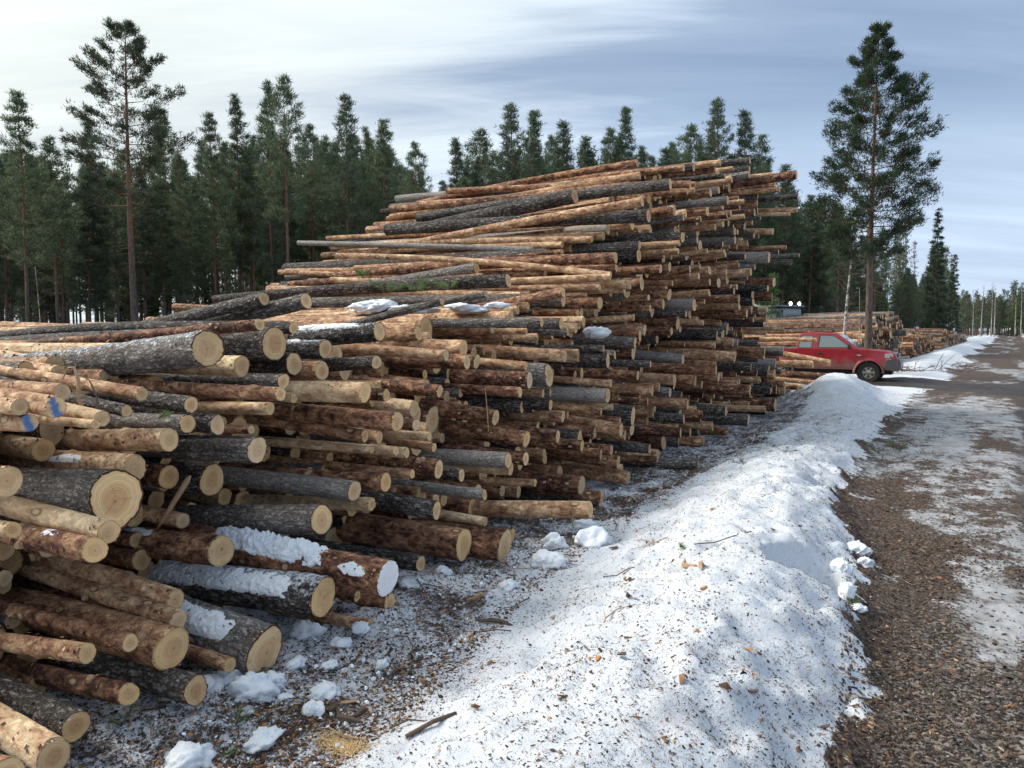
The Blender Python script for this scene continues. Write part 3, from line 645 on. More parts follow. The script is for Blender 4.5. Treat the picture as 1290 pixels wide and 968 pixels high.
(12.55,-5.55,4.77,0.070,0.069,0.07,'r',"topmost log leaning upward on the summit's left side"),
(12.12,-4.42,4.22,0.062,-0.064,0.07,'r','slender log with its far tip standing out left on the summit'),
(10.91,-5.91,4.00,0.128,0.109,0.07,'D','thick dark rough log near the summit with oval cut face'),
(11.24,-4.42,4.08,0.088,0.037,0.07,'g','brown grey log whose far end juts out left below the summit'),
(10.39,-4.41,3.49,0.091,-0.022,0.07,'D','dark charred looking log jutting out left below the summit'),
(10.20,-4.43,3.67,0.069,0.097,0.07,'O',None),
(12.69,-4.70,3.84,0.082,0.085,0.06,'O',"long stout tan log slanting up across the stack's upper half"),
(9.19,-4.43,2.57,0.045,-0.100,0.07,'O','thin log sticking out left over the slope'),
(9.16,-4.42,2.54,0.052,-0.023,0.09,'O',None),
(15.79,-4.87,4.95,0.082,0.099,0.05,'O','long slim tan log slanting up just below the summit'),
(18.37,-5.24,5.84,0.085,-0.017,0.05,'D','dark log on the very summit at right'),
(17.33,-4.95,5.42,0.089,0.024,0.05,'D',"second dark log under the summit's right end"),
(11.39,-5.26,4.15,0.071,-0.000,0.07,'r',None),
(11.93,-5.23,4.42,0.066,0.060,0.07,'O',None),
(18.21,-5.00,4.81,0.084,0.035,0.05,'O',None),
(18.54,-4.17,4.62,0.065,-0.038,0.05,'O','reddish log poking out furthest right near the top'),
(18.40,-4.30,4.52,0.046,-0.058,0.05,'P','thin peeled pole poking out right near the top'),
(18.39,-4.67,4.14,0.075,-0.065,0.05,'O',None),
(18.32,-4.05,3.55,0.046,-0.011,0.05,'G','thin grey pole poking out furthest right at mid height'),
(16.17,-4.89,3.74,0.093,-0.042,0.05,'W','long pale grey log in the upper right of the stack'),
(18.40,-4.62,2.95,0.112,-0.031,0.05,'R',None),
(10.47,-4.58,3.09,0.065,0.005,0.06,'G',None),
(9.45,-4.48,2.82,0.076,0.016,0.07,'R',None),
(9.58,-4.53,2.69,0.055,-0.015,0.07,'r',None),
(14.06,-4.77,3.33,0.045,0.094,0.05,'O',None),
(15.41,-4.85,3.37,0.057,0.096,0.05,'O',None),
(12.97,-4.71,2.91,0.070,0.108,0.05,'r',None),
(13.52,-4.74,2.82,0.065,0.074,0.05,'O',None),
(14.26,-4.78,2.75,0.068,0.037,0.05,'O',None),
(14.58,-4.80,3.83,0.062,0.006,0.05,'O',None),
]
BLUE = {7, 9}; WHITE = {31}
SHORT = {0: 'the broad pale cut face on the crest', 2: 'the long straight greyish log', 7: 'the blue painted end', 13: 'the left grey end of the pair',
 16: 'the long tan flaky log', 17: 'the thick light grey end', 18: 'the tan log on top of the biggest log', 19: 'the biggest log', 24: 'the wet dark red log', 25: 'the smooth purple grey log',
 26: 'the dark red splintered log', 27: 'the weathered silver log', 29: 'the jagged red brown log', 30: 'the snowy red brown log', 31: 'the white painted end', 32: 'the snow dusted black log', 36: 'the rusty brown cut face', 37: 'the uppermost front bundle log', 39: 'the cracked end of the front bundle',
 43: 'the orange cut face on the ground', 46: 'the peeled bottom left corner log', 48: 'the leaning log with orange streak', 50: 'the egg shaped cut face', 53: 'the oval orange end on the crest', 59: 'the long tan log of the middle', 63: 'the long smooth red log', 66: 'the bright cream log',
 70: 'the thick red brown middle log', 77: 'the log with a thin stick', 83: 'the silver grey middle log', 89: 'the furthest jutting yellow brown log', 91: 'the brown foot log', 98: 'the thick dark red end on the ground', 104: 'the tall narrow oval end',
 111: 'the yellow tan middle log', 112: 'the dark rough middle end', 131: 'the thick tan log by the snow lump', 139: 'the stout reddish clean faced log', 140: 'the stout log leaning upward', 142: 'the grey end below the snow lump', 144: 'the dark grey log at pickup height',
 145: 'the rough grey slope log', 147: 'the dark stubby slope log', 150: 'the topmost leaning log', 152: 'the thick dark summit log', 153: 'the brown grey jutting log', 154: 'the charred looking log', 156: 'the long stout slanting log', 157: 'the thin log sticking out left', 159: 'the slim slanting log', 160: 'the dark summit log', 165: 'the furthest poking red log', 168: 'the thin grey poking pole', 169: 'the long pale grey upper log'}
TONES = {'G': (0.0, 0.50), 'D': (0.0, 0.10), 'W': (0.0, 0.85), 'g': (0.0, 0.34), 'R': (1.0, 0.22), 'r': (1.0, 0.42), 'O': (1.0, 0.66), 'P': (1.0, 0.95)}
TNAME = {'G': 'grey', 'D': 'dark', 'W': 'pale grey', 'g': 'grey brown', 'R': 'dark red', 'r': 'red brown', 'O': 'tan', 'P': 'pale peeled'}
class Log: pass
def mk(s, l, z, r, a, tone, label, yaw=0.0, ln=None, man=-1):
    g = Log(); g.s = s; g.l = l; g.z = z; g.r = r; g.tone = tone; g.label = label; g.man = man; g.yaw = yaw
    d = L+ZV*a+P*yaw; g.d = d/np.linalg.norm(d); g.e = world(s, l, z); g.len = ln or random.uniform(4.5, 5.3); g.a = a
    return g
random.seed(5)
ALL = []
for i, (s, l, z, r, a, yw, tone, lab) in enumerate(LOGS):
    z2 = z; 
    g = mk(s, l, z2, r, a, tone, lab, yw, 4.8 if i in (151, 153, 154, 155, 157, 158) else None, i)
    ALL.append(g)
TOPX = [.8, 1.2, 1.5, 1.8, 2.8, 4, 5, 6.5, 8, 9.1, 9.7, 11, 13, 15, 16.8, 18.2, 18.8, 19.2, 19.7, 20.3, 20.6]
TOPZ = [.2, .6, 1.2, 1.55, 1.72, 1.80, 1.85, 1.95, 2.22, 2.5, 3.0, 3.7, 4.75, 5.15, 5.45, 5.35, 4.6, 2.9, 1.9, 1.0, .3]

def pack(circ, smin, smax, topf, radii, seed, nmax, zoff=0.0):
    """fill the stack's cross-section with circles resting on each other, lowest first"""
    rg = np.random.default_rng(seed)
    C = np.array(circ, dtype=float).reshape(-1, 3); new = []
    cand = [np.zeros((0, 2)) for _ in radii]
    def ok(pts, r, CC):
        if len(pts) == 0: return pts
        m = (pts[:, 0] > smin) & (pts[:, 0] < smax) & (pts[:, 1] >= r+zoff-1e-3)
        pts = pts[m]
        if len(pts) == 0: return pts
        pts = pts[pts[:, 1]+r*0.6 < topf(pts[:, 0])]
        if len(pts) and len(CC):
            d = np.hypot(pts[:, None, 0]-CC[None, :, 0], pts[:, None, 1]-CC[None, :, 1])
            pts = pts[(d > (r+CC[None, :, 2])*0.985).all(1)]
        return pts
    def tang(c, others, r):
        out = []
        q = (c[2]+r)**2-(zoff+r-c[1])**2
        if q > 0: out += [[c[0]+math.sqrt(q), zoff+r], [c[0]-math.sqrt(q), zoff+r]]
        if len(others):
            R1 = c[2]+r; R2 = others[:, 2]+r
            dx = others[:, 0]-c[0]; dy = others[:, 1]-c[1]; d2 = dx*dx+dy*dy; d = np.sqrt(d2)
            m = (d < R1+R2) & (d > abs(R1-R2)) & (d > 1e-6)
            dx, dy, d, d2, R2 = dx[m], dy[m], d[m], d2[m], R2[m]
            a_ = (R1*R1-R2*R2+d2)/(2*d); h = np.sqrt(np.maximum(R1*R1-a_*a_, 0))
            mx_ = c[0]+a_*dx/d; my = c[1]+a_*dy/d
            out += np.stack([mx_+h*dy/d, my-h*dx/d], -1).tolist()+np.stack([mx_-h*dy/d, my+h*dx/d], -1).tolist()
        return np.array(out).reshape(-1, 2)
    def register(c):
        nonlocal C
        nb = C[np.hypot(C[:, 0]-c[0], C[:, 1]-c[1]) < c[2]+0.5] if len(C) else C
        C = np.vstack([C, c])
        for k, r in enumerate(radii):
            p = cand[k]
            if len(p): p = p[np.hypot(p[:, 0]-c[0], p[:, 1]-c[1]) > (r+c[2])*0.985]
            CC = C[np.hypot(C[:, 0]-c[0], C[:, 1]-c[1]) < c[2]+2*r+0.5]
            cand[k] = np.vstack([p, ok(tang(c, nb, r), r, CC)])
    init = C.copy(); C = np.zeros((0, 3))
    for c in init: register(c)
    for k, r in enumerate(radii):
        fl = np.array([[x, zoff+r] for x in np.arange(smin, smax, 0.5)]); cand[k] = np.vstack([cand[k], ok(fl, r, C)])
    w = np.array([.22, .32, .25, .15, .06])[:len(radii)]; w = w/w.sum()
    while len(new) < nmax:
        k = int(rg.choice(len(radii), p=w))
        if len(cand[k]) == 0:
            ks = [q for q in range(len(radii)) if len(cand[q])]
            if not ks: break
            k = ks[-1]
        p = cand[k]; j = int(np.argmin(p[:, 1]+0.02*p[:, 0])) ; c = np.array([p[j, 0], p[j, 1], radii[k]])
        new.append(c); register(c)
    return new
mid = []
for g in ALL:
    o = g.a*0.8; mid.append((g.s, g.z-o*0.6, g.r))
fills = pack(mid, 0.85, 22.4, lambda s: np.interp(s, TOPX, TOPZ), [0.05, 0.066, 0.083, 0.104, 0.13], 3, 3200)
# local mean of the axis rise and end position, taken from the placed logs
ms = np.array([(g.s, g.z, g.a, g.l) for g in ALL if abs(g.l-(-(3.1+.055*g.s+.45*min(g.z, 2)))) < 0.7])
vis_pts = []; vis_own = []; vis_w = []
for g in ALL:
    up = ZV*g.r*0.75; sd = P*g.r*0.75
    for q in (g.e, g.e+up, g.e-up, g.e+sd, g.e-sd): vis_pts.append(q); vis_w.append(1.0)
    for t_ in (0.15, 0.35, 0.6):
        q = g.e-g.d*g.len*t_*(0.35 if g.s < 7 else 0.22) - P*g.r*0.9; vis_pts.append(q); vis_w.append(0.8 if t_ < 0.3 else 0.5)
vis_pts = np.array(vis_pts); vis_w = np.array(vis_w)
vis_s = (vis_pts@P); rd = vis_pts-CAMPOS; rl = np.linalg.norm(rd, axis=1); rdn = rd/rl[:, None]
def blocks(e, d, r, ln):
    """weight of the placed logs' visible points that this one would hide"""
    w0 = CAMPOS-e; A_ = rdn@(-d); den_ = 1-A_*A_
    d1 = rdn@w0; d2 = float(w0@(-d))
    t_ = (A_*d2-d1)/den_; u = t_*A_+d2
    dist = np.linalg.norm(w0+rdn*t_[:, None]-(-d)[None]*u[:, None], axis=1)
    m = (dist < r) & (u > 0) & (u < ln) & (t_ > 0.3) & (t_ < rl-0.06)
    return float(vis_w[m].sum())
rnd = random.Random(11); nfil = 0
tone_pool_near = ['r', 'R', 'O', 'G', 'D', 'r', 'O', 'g', 'R', 'P']; tone_pool_far = ['r', 'O', 'r', 'O', 'R', 'G', 'D', 'r', 'O', 'R', 'g', 'r', 'W']
for c in fills:
    s, z, r = c
    if s < 3 and r > .09: r = .075
    w = np.exp(-(((ms[:, 0]-s)/0.9)**2+((ms[:, 1]-z)/0.5)**2))+1e-6
    a = float((w*ms[:, 2]).sum()/w.sum()); a = 0.6*a+rnd.gauss(0, 0.014 if z < 1.5 else .024)
    z0 = z+a*0.5
    lp_ = -(3.15+.055*s+.42*min(z, 2)); 
    if s < 6.5: l = lp_-(0.75 if s > 4.5 else 1.15)+rnd.gauss(0, .22)
    elif rnd.random() < 0.12: l = lp_+rnd.uniform(-.3, .45)
    else: l = lp_-1.05+rnd.gauss(0, .34)
    if s > 17.2 and z > 3.3: l += rnd.random()*0.6
    if s > 17 and z < 1.6: l = min(l, -4.75)
    z0 = max(z0, r+0.0)
    ln = rnd.uniform(4.3, 5.4); g = None
    for rec in (0, .2, .4, .7, 1.0, 1.4, 1.9):
        q = mk(s, l-rec, z0, r, a, 'r', None, float(np.interp(s, [0, 1.8, 3, 5, 9, 12, 20], [0, .02, .12, .19, .21, .16, .13]))*(.45 if s < 4.5 and z > 1.4 else 1)*float(np.interp(z, [1.6, 2.4], [1, .35]))+rnd.gauss(0, 0.012), ln)
        bw = blocks(q.e, q.d, q.r, q.len)
        if bw <= (0 if rec < 1.9 else 1.5): g = q; break
    if g is None: continue
    pool = tone_pool_near if s < 7 else tone_pool_far
    k = rnd.choice(pool)
    if s > 11 and rnd.random() < .28: k = rnd.choice('DDDgR')  # more dark bark on the right face, its tone standing in for shadow
    if r > 0.1 and rnd.random() < 0.35: k = rnd.choice(['G', 'D', 'R', 'W'])
    if r < 0.07 and k in 'GDW' and rnd.random() < 0.6: k = 'O'
    if s < 9 and z > 1.5: k = rnd.choice('OOrOgPr')
    g.tone = k; ALL.append(g); nfil += 1
print('fill', len(fills), nfil, 'total', len(ALL), round(time.time()-T0, 1))

def ring_noise(th, x, n_t, seed, fx):
    u = th/(2*PI)*n_t; xi = np.floor(u).astype(int) % n_t; fu = u-np.floor(u); fu = fu*fu*(3-2*fu)
    xs = x*fx+seed*173.1; yi = np.floor(xs).astype(int); fy = xs-yi; fy = fy*fy*(3-2*fy); o = int(seed*9973) & 127
    a = _LAT[(xi+o) & 255, yi & 255]; b_ = _LAT[((xi+1) % n_t+o) & 255, yi & 255]; c = _LAT[(xi+o) & 255, (yi+1) & 255]; d = _LAT[((xi+1) % n_t+o) & 255, (yi+1) & 255]
    return (a*(1-fu)+b_*fu)*(1-fy)+(c*(1-fu)+d*fu)*fy
def log_geo(g, nseg, nring, detail=True):
    rg = random.Random(int(g.s*1e4)+int(g.z*1e5)+int(g.r*1e6)); seed = rg.random(); g.seed = seed
    typ, lig = TONES[g.tone]; lig = min(1, max(0, lig+rg.uniform(-.10, .10)))
    dust = g.dust if hasattr(g, 'dust') else (rg.choice([0, 0, .15, .3]) if typ < .5 else rg.choice([0, 0, 0, .1]))
    x = np.linspace(0, -g.len, nring); 
    if nring > 20: x = -g.len*(np.linspace(0, 1, nring)**1.35)
    th = np.linspace(0, 2*PI, nseg, endpoint=False)
    X, TH = np.meshgrid(x, th, indexing='ij')
    tp = rg.uniform(-.10, .06); ecc = rg.uniform(0.01, .06 if typ > .5 else .09)
    R = g.r*(1+tp*(-X/g.len))*(1+ecc*np.cos(2*TH+rg.uniform(0, 6))+ecc*.55*np.cos(3*TH+rg.uniform(0, 6)))
    if detail:
        if typ < .5:
            n_ = ring_noise(TH, -X, max(10, int(g.r*2*PI/0.03)), seed, 16)*.6+ring_noise(TH, -X, max(16, int(g.r*2*PI/0.014)), seed*.7, 34)*.4
            R = R+(n_-.5)*min(.022, g.r*.13)
        else:
            n_ = ring_noise(TH, -X, 9, seed, 7)*.6+ring_noise(TH, -X, 24, seed*.7, 30)*.4
            R = R+(n_-.5)*min(.010, g.r*.10)
            for _ in range(rg.randint(5, 10)):        # knot swellings
                kx = -rg.uniform(0.05, g.len); kt = rg.uniform(0, 6.28); dt = np.abs((TH-kt+PI) % (2*PI)-PI)*g.r
                R = R+rg.uniform(.005, .013)*np.exp(-(dt/.022)**2-((X-kx)/.028)**2)
    bx = rg.gauss(0, .030); by = rg.gauss(0, .030); t_ = -X/g.len
    Y = R*np.cos(TH)+bx*np.sin(PI*t_)+.3*bx*np.sin(2*PI*t_); Z = R*np.sin(TH)+by*np.sin(PI*t_)
    cant = rg.uniform(0, .16)*g.r; cp = rg.uniform(0, 6.28)
    jag = rg.random() < .25 and g.man != 31
    jr = np.array([rg.uniform(-1, 1) for _ in range(nseg)])*(.10*g.r if jag else .025*g.r)*(1 if detail else 0)
    X0 = cant*np.cos(th-cp)+jr
    X = X.copy(); X[0] += X0
    Vb = np.stack([X, Y, Z], -1).reshape(-1, 3)
    i_ = np.arange(nring-1)[:, None]*nseg; k_ = np.arange(nseg)[None]; k2 = (np.arange(nseg)+1)[None] % nseg
    Fb = np.stack([(i_+k_), (i_+nseg+k_), (i_+nseg+k2), (i_+k2)], -1).reshape(-1, 4)
    tb = np.tile([typ, lig, seed, dust], (len(Vb), 1))
    # caps: front cut face with inner rings, plain back face
    fr = np.stack([X[0], Y[0], Z[0]], -1); ctr = fr.mean(0)
    rings = [1.0, .93, .6, .25] if detail else [1.0]
    Vc = []; rrs = []
    ex, ey = rg.uniform(-.12, .12), rg.uniform(-.12, .12)
    for q in rings:
        cc = ctr+(1-q)*np.array([0, ex*g.r, ey*g.r]); p_ = cc+(fr-ctr)*q
        p_[:, 0] = ctr[0]+(fr[:, 0]-ctr[0])*(q**9)+(0.0 if q == 1 else .0015); Vc.append(p_); rrs += [q]*nseg
    cc = ctr+np.array([.0015, ex*g.r, ey*g.r]); Vc.append(cc[None]); rrs.append(0.0)
    bk = np.stack([X[-1], Y[-1], Z[-1]], -1); Vc.append(bk); rrs += [1.0]*nseg; Vc.append(bk.mean(0)[None]); rrs.append(0.0)
    Vc = np.concatenate(Vc); nr_ = len(rings)
    Fq = [np.stack([k_[0]+j*nseg, k2[0]+j*nseg, k2[0]+(j+1)*nseg, k_[0]+(j+1)*nseg], -1) for j in range(nr_-1)]
    Fq = np.concatenate(Fq) if Fq else np.zeros((0, 4), int)
    ci = nr_*nseg; F3 = np.stack([k_[0]+(nr_-1)*nseg, k2[0]+(nr_-1)*nseg, np.full(nseg, ci)], -1)
    b0 = ci+1; F3b = np.stack([b0+k2[0], b0+k_[0], np.full(nseg, b0+nseg)], -1)
    tcap = np.stack([np.full(len(Vc), typ), np.full(len(Vc), lig), np.full(len(Vc), seed), np.array(rrs)], -1)
    g.nfront = ci+1; g.nf3 = len(F3); return Vb, Fb, tb, Vc, Fq, np.concatenate([F3, F3b]), tcap
def basis(g):
    ax = g.d; ay = np.cross(ZV, ax); ay /= np.linalg.norm(ay); az = np.cross(ax, ay); return np.stack([ax, ay, az], 1)
def merged_logs(name, logs, label, cat, nseg=8, nring=5):
    VV = []; F4 = []; F3 = []; TT = []; LPs = []; m4 = []; o = 0
    for g in logs:
        Vb, Fb, tb, Vc, Fq, Ft, tcp = log_geo(g, nseg, nring, False); B = basis(g)
        V = np.concatenate([Vb, Vc]); LPs.append(V); VV.append(V@B.T+g.e); TT += [tb, tcp]
        F4.append(Fb+o); F3.append(Ft+o+len(Vb)); o += len(V)
    F4 = np.concatenate(F4); F3 = np.concatenate(F3)
    me = mesh_np(name, np.concatenate(VV), [F4, F3], [BARK, CUT], np.concatenate([np.zeros(len(F4)), np.ones(len(F3))]),
                 {'tone': ('FLOAT_COLOR', np.concatenate(TT)), 'lp': ('FLOAT_VECTOR', np.concatenate(LPs))})
    me.set_sharp_from_angle(angle=math.radians(40))
    return tag(link(name, me), label, cat, None, 'stuff')

# ---- what shows largest: cast rays from the camera over coarse prisms
pv = []; pf = []; own = []
for i, g in enumerate(ALL):
    B = basis(g); o = len(pv)*0+i*12
    for x_ in (0, -g.len):
        for k in range(6):
            a_ = PI*k/3; pv.append(tuple(g.e+B@np.array([x_, g.r*math.cos(a_), g.r*math.sin(a_)])))
    for k in range(6): pf.append((o+k, o+(k+1) % 6, o+6+(k+1) % 6, o+6+k)); own.append(i)
    pf.append(tuple(o+k for k in range(6))); own.append(i)
bvh = BVHTree.FromPolygons([Vector(v) for v in pv], pf)
cnt = np.zeros(len(ALL), int); co = Vector(CAMPOS)
for py in range(195, 968, 3):
    for px in range(1, 1050, 3):
        d = FWD+np.array([1.0, 0, 0])*((px-645)/950)+UPV*(-(py-484)/950)
        h = bvh.ray_cast(co, Vector(d))
        if h[2] is not None: cnt[own[h[2]]] += 1
for i, g in enumerate(ALL): g.vis = cnt[i]*9
cand_ = [g for g in ALL if g.vis > 0]
cand_.sort(key=lambda g: -(g.vis+(4000 if g.man >= 0 and g.label else 0)))
BIGS = cand_[:300]; bigset = set(id(g) for g in BIGS)
REST = [g for g in ALL if id(g) not in bigset]
print('visible logs', len(cand_), 'smallest thing px', BIGS[-1].vis, round(time.time()-T0, 1))
print('unseen labelled', [g.man for g in ALL if g.man >= 0 and g.label and g.vis < 30])
# ---- labels for the ones without a written one, from the nearest landmark
lm = [(SHORT[g.man], project(g.e)) for g in ALL if g.man in SHORT]
ORD = ['', 'second ', 'third ', 'fourth ', 'fifth ', 'sixth ', 'seventh ', 'eighth ', 'ninth ', 'tenth ']
buckets = {}
for g in BIGS:
    if g.label: continue
    p_ = project(g.e); best = sorted(lm, key=lambda q: math.hypot(q[1][0]-p_[0], (q[1][1]-p_[1])*1.3))[0]
    dx = p_[0]-best[1][0]; dy = p_[1]-best[1][1]
    rel = ('right of' if dx > 0 else 'left of') if abs(dx) > 1.2*abs(dy) else ('below' if dy > 0 else 'above')
    th_ = 'thin' if g.r < .055 else 'medium' if g.r < .08 else 'stout' if g.r < .11 else 'thick'
    buckets.setdefault((th_, TNAME[g.tone], rel, best[0]), []).append((math.hypot(dx, dy), g))
for (th_, tn, rel, sh), lst in buckets.items():
    lst.sort(key=lambda q: q[0])
    for k, (_, g) in enumerate(lst): g.label = '%s %s log%s %s %s' % (th_, tn, '' if len(lst) == 1 else (', nearest one' if k == 0 else ', '+ORD[min(k, 9)]+'one'), rel, sh)
DUST = {0: .8, 13: .2, 14: .3, 17: .45, 32: .85, 30: .25, 36: .45, 53: .75, 54: .75, 50: .4, 19: .15, 2: .25, 38: .1, 101: .3, 12: .5}
for g in ALL:
    if g.man in DUST: g.dust = DUST[g.man]
    elif g.s < 6 and g.z > 1.6 and g.tone in 'GDg': g.dust = .4
def build_log(g):
    p_ = project(g.e); dia = 2*g.r/p_[2]*950
    if g.s < 4.2 and g.vis > 250: ns_, nr_ = 40, 130
    elif dia > 22: ns_, nr_ = 28, 70
    elif dia > 13: ns_, nr_ = 18, 32
    else: ns_, nr_ = 12, 14
    Vb, Fb, tb, Vc, Fq, Ft, tcp = log_geo(g, ns_, nr_, True)
    e = bpy.data.objects.new('log', None); COL.objects.link(e); e.empty_display_size = .1
    tag(e, g.label, 'log', 'logs of the big stack'); B = basis(g)
    e.matrix_world = Matrix(((*B[0], g.e[0]), (*B[1], g.e[1]), (*B[2], g.e[2]), (0, 0, 0, 1)))
    me = mesh_np('bark', Vb, [Fb], [BARK], None, {'tone': ('FLOAT_COLOR', tb), 'lp': ('FLOAT_VECTOR', Vb)})
    link('bark', me, e)
    cm = CUT_BLUE if g.man in BLUE else CUT_WHITE if g.man in WHITE else CUT
    n_ = g.nfront; me = mesh_np('cut_end', Vc[:n_], [Fq, Ft[:g.nf3]], [cm], None, {'tone': ('FLOAT_COLOR', tcp[:n_]), 'lp': ('FLOAT_VECTOR', Vc[:n_])}, smooth=False)
    mr = mesh_np('cut_end', Vc[n_:], [Ft[g.nf3:]-n_], [CUT], None, {'tone': ('FLOAT_COLOR', tcp[n_:]), 'lp': ('FLOAT_VECTOR', Vc[n_:])}, smooth=False); link('cut_end', mr, e)
    link('cut_end', me, e); g.ob = e
    # sawn branch stubs on the nearer logs
    if g.s < 5.5 and g.tone in 'OrRP' and g.r > .045:
        rr_ = random.Random(g.man+77)
        for _ in range(rr_.choice([0, 1, 1, 2]) if g.man != 38 else 2):
            x_ = -rr_.uniform(.12, .9) if g.man != 38 else (-.06 if _ == 0 else -.75); th_ = rr_.uniform(-.4, 1.3)
            d_ = Vector((.35, -math.cos(th_), math.sin(th_)+.3)).normalized(); r0 = rr_.uniform(.012, .020)
            c0 = Vector((x_, -math.cos(th_)*g.r*.85, math.sin(th_)*g.r*.85))
            mb = MB(); mb.tube([c0, c0+d_*g.r*.35], [r0*1.5, r0], 9); st = mb.build('branch_stub', TWIG_PALE, e, smooth=False)
    return e
for g in BIGS: build_log(g)
merged_logs('log_pile_remainder', REST, 'the many smaller log ends packed deep in the tall stack', 'logs', 8, 4)
print('logs built', round(time.time()-T0, 1))
byman = {g.man: g for g in ALL if g.man >= 0}

# loose flakes of bark, splinters and dirt clinging to the nearer logs
def clinging():
    rg = np.random.default_rng(55); VV = []; CC = []
    pal_o = np.array([(.34, .18, .09), (.17, .075, .04), (.62, .42, .24), (.08, .04, .028), (.50, .30, .16)]); pal_g = np.array([(.16, .14, .13), (.07, .06, .055), (.34, .31, .29), (.22, .11, .06)])
    for g in BIGS:
        if g.s > 8.5: continue
        B = basis(g); n = int((260 if g.s < 4.5 else 130)*(g.r/.07)*(.6 if TONES[g.tone][0] < .5 else 1)); x = -rg.random(n)**1.2*min(g.len, 2.6); th = PI/2+(AYC-PI/2)*.4+rg.normal(0, .95, n)
        nv = np.stack([0*x, np.cos(th), np.sin(th)], -1); c = np.stack([x, 0*x, 0*x], -1)+nv*(g.r*.985)[None] if False else np.stack([x, np.cos(th)*g.r, np.sin(th)*g.r], -1)
        t1 = np.stack([np.ones(n), rg.normal(0, .25, n), rg.normal(0, .25, n)], -1); t2 = np.cross(nv, t1); t2 /= np.linalg.norm(t2, axis=1)[:, None]
        sz = (.004+.017*rg.random(n)**2.6); lift = sz*rg.uniform(.05, .8, n); a_ = rg.uniform(.6, 1.8, n)
        p0 = c-nv*.003; V = np.stack([p0-t2*sz[:, None]*.5, p0+t2*sz[:, None]*.5, p0+t1*(sz*a_)[:, None]+t2*(sz*.35)[:, None]+nv*lift[:, None], p0+t1*(sz*a_*.9)[:, None]-t2*(sz*.4)[:, None]+nv*(lift*.7)[:, None]], 1).reshape(-1, 3)
        pl_ = pal_g if TONES[g.tone][0] < .5 else pal_o; cc = pl_[rg.integers(0, len(pl_), n)]*rg.uniform(.7, 1.3, (n, 1))
        VV.append(V@B.T+g.e); CC.append(np.repeat(cc, 4, 0))
        m = int(16+g.r*120); th = rg.uniform(0, 6.28, m); r_ = g.r*.985; w_ = rg.uniform(.002, .006, m); o = np.stack([0*th, np.cos(th)*r_, np.sin(th)*r_], -1); tt = np.stack([0*th, -np.sin(th), np.cos(th)], -1); ln_ = rg.uniform(.002, .014, m)**1.0
        V = np.stack([o-tt*w_[:, None]-[.006, 0, 0], o+tt*w_[:, None]-[.006, 0, 0], o+tt*(w_*.4)[:, None]+np.stack([ln_, 0*ln_, 0*ln_], -1), o-tt*(w_*.4)[:, None]+np.stack([ln_*.8, 0*ln_, 0*ln_], -1)], 1).reshape(-1, 3)
        cc = (np.array([(.70, .50, .28), (.35, .18, .09), (.14, .07, .045)])[rg.integers(0, 3, m)])*rg.uniform(.7, 1.1, (m, 1)); VV.append(V@B.T+g.e); CC.append(np.repeat(cc, 4, 0))
    V = np.concatenate(VV); C_ = np.concatenate(CC); C_ = np.concatenate([C_, np.ones((len(C_), 1))], 1)
    me = mesh_np('loose_bark', V, [np.arange(len(V)).reshape(-1, 4)], [DEBRIS], None, {'v': ('FLOAT_COLOR', C_)}, False)
    tag(link('loose_bark', me), 'loose bark flakes and splinters clinging to the nearer logs', None, None, 'stuff')
# ------------------------------------------------------------------ snow lying on logs
def snow_on_log(g, x0, x1, th_c, th_w, thick, seed, label, thr=.42):
    nx = int(abs(x1-x0)/.006)+6; nt_ = 56; B = basis(g)
    xs = np.linspace(x0, x1, nx); ts = np.linspace(th_c-th_w, th_c+th_w, nt_); X, TH = np.meshgrid(xs, ts, indexing='ij')
    n_ = fbm(X*10+seed*7, TH*g.r*14+seed, 4)*.55+fbm(X*52+seed, TH*g.r*56, 3)*.45
    ed = np.minimum(sstep(X, x1, x1+.25)*sstep(-X, -x0, -x0+.20) if x1 < x0 else 1, sstep(th_w-np.abs(TH-th_c), 0, .5))
    H = (n_-thr)*2.2*thick*1.0*ed-(1-ed)*thick*.8
    R = g.r+np.clip(H, -.03, thick*1.3)+.002
    V = np.stack([X, R*np.cos(TH), R*np.sin(TH)], -1).reshape(-1, 3)@B.T+g.e
    i_ = np.arange(nx-1)[:, None]*nt_; k_ = np.arange(nt_-1)[None]; F = np.stack([i_+k_, i_+nt_+k_, i_+nt_+k_+1, i_+k_+1], -1).reshape(-1, 4)
    Hf = H.reshape(-1); F = F[(Hf[F] > -.012).any(1)]
    o = link('snow_patch', mesh_np('snow_patch', V, [F], [SNOW])); return tag(o, label, 'snow patch', 'snow lying on the logs')
UP = PI/2; NEARSIDE = PI/2+.55
# theta: +Z is pi/2, towards the camera side is pi (ay points up the road)
AYC = PI if basis(byman[31])[:, 1]@P > 0 else 0.0
clinging()
def thn(k): return UP+(AYC-UP)*k
snow_on_log(byman[31], -.32, -1.45, thn(.42), 1.15, .060, 3.1, 'thick melting snow blanket along the dark red log with white painted end', .40)
snow_on_log(byman[31], -.04, -.35, thn(.5), .9, .014, 8.3, 'small crust of snow close to the white painted end', .50)
snow_on_log(byman[30], -.70, -1.25, thn(.50), 1.0, .024, 1.7, 'snow streak on the thick red brown log jutting out low', .47)
snow_on_log(byman[32], -.10, -1.7, thn(.40), 1.1, .020, 5.2, 'broken snow crust along the thick black barked log', .56)
snow_on_log(byman[36], -.15, -1.1, thn(.25), 1.0, .018, 6.1, 'snow crumbs on the log with rusty brown cut face', .56)
snow_on_log(byman[37], -.45, -.72, thn(.35), .8, .018, 2.9, 'little snow patch on the uppermost log of the front bundle', .42)
snow_on_log(byman[24], -.5, -1.2, thn(.0), .8, .014, 4.4, 'thin snow on the wet dark red log', .50)
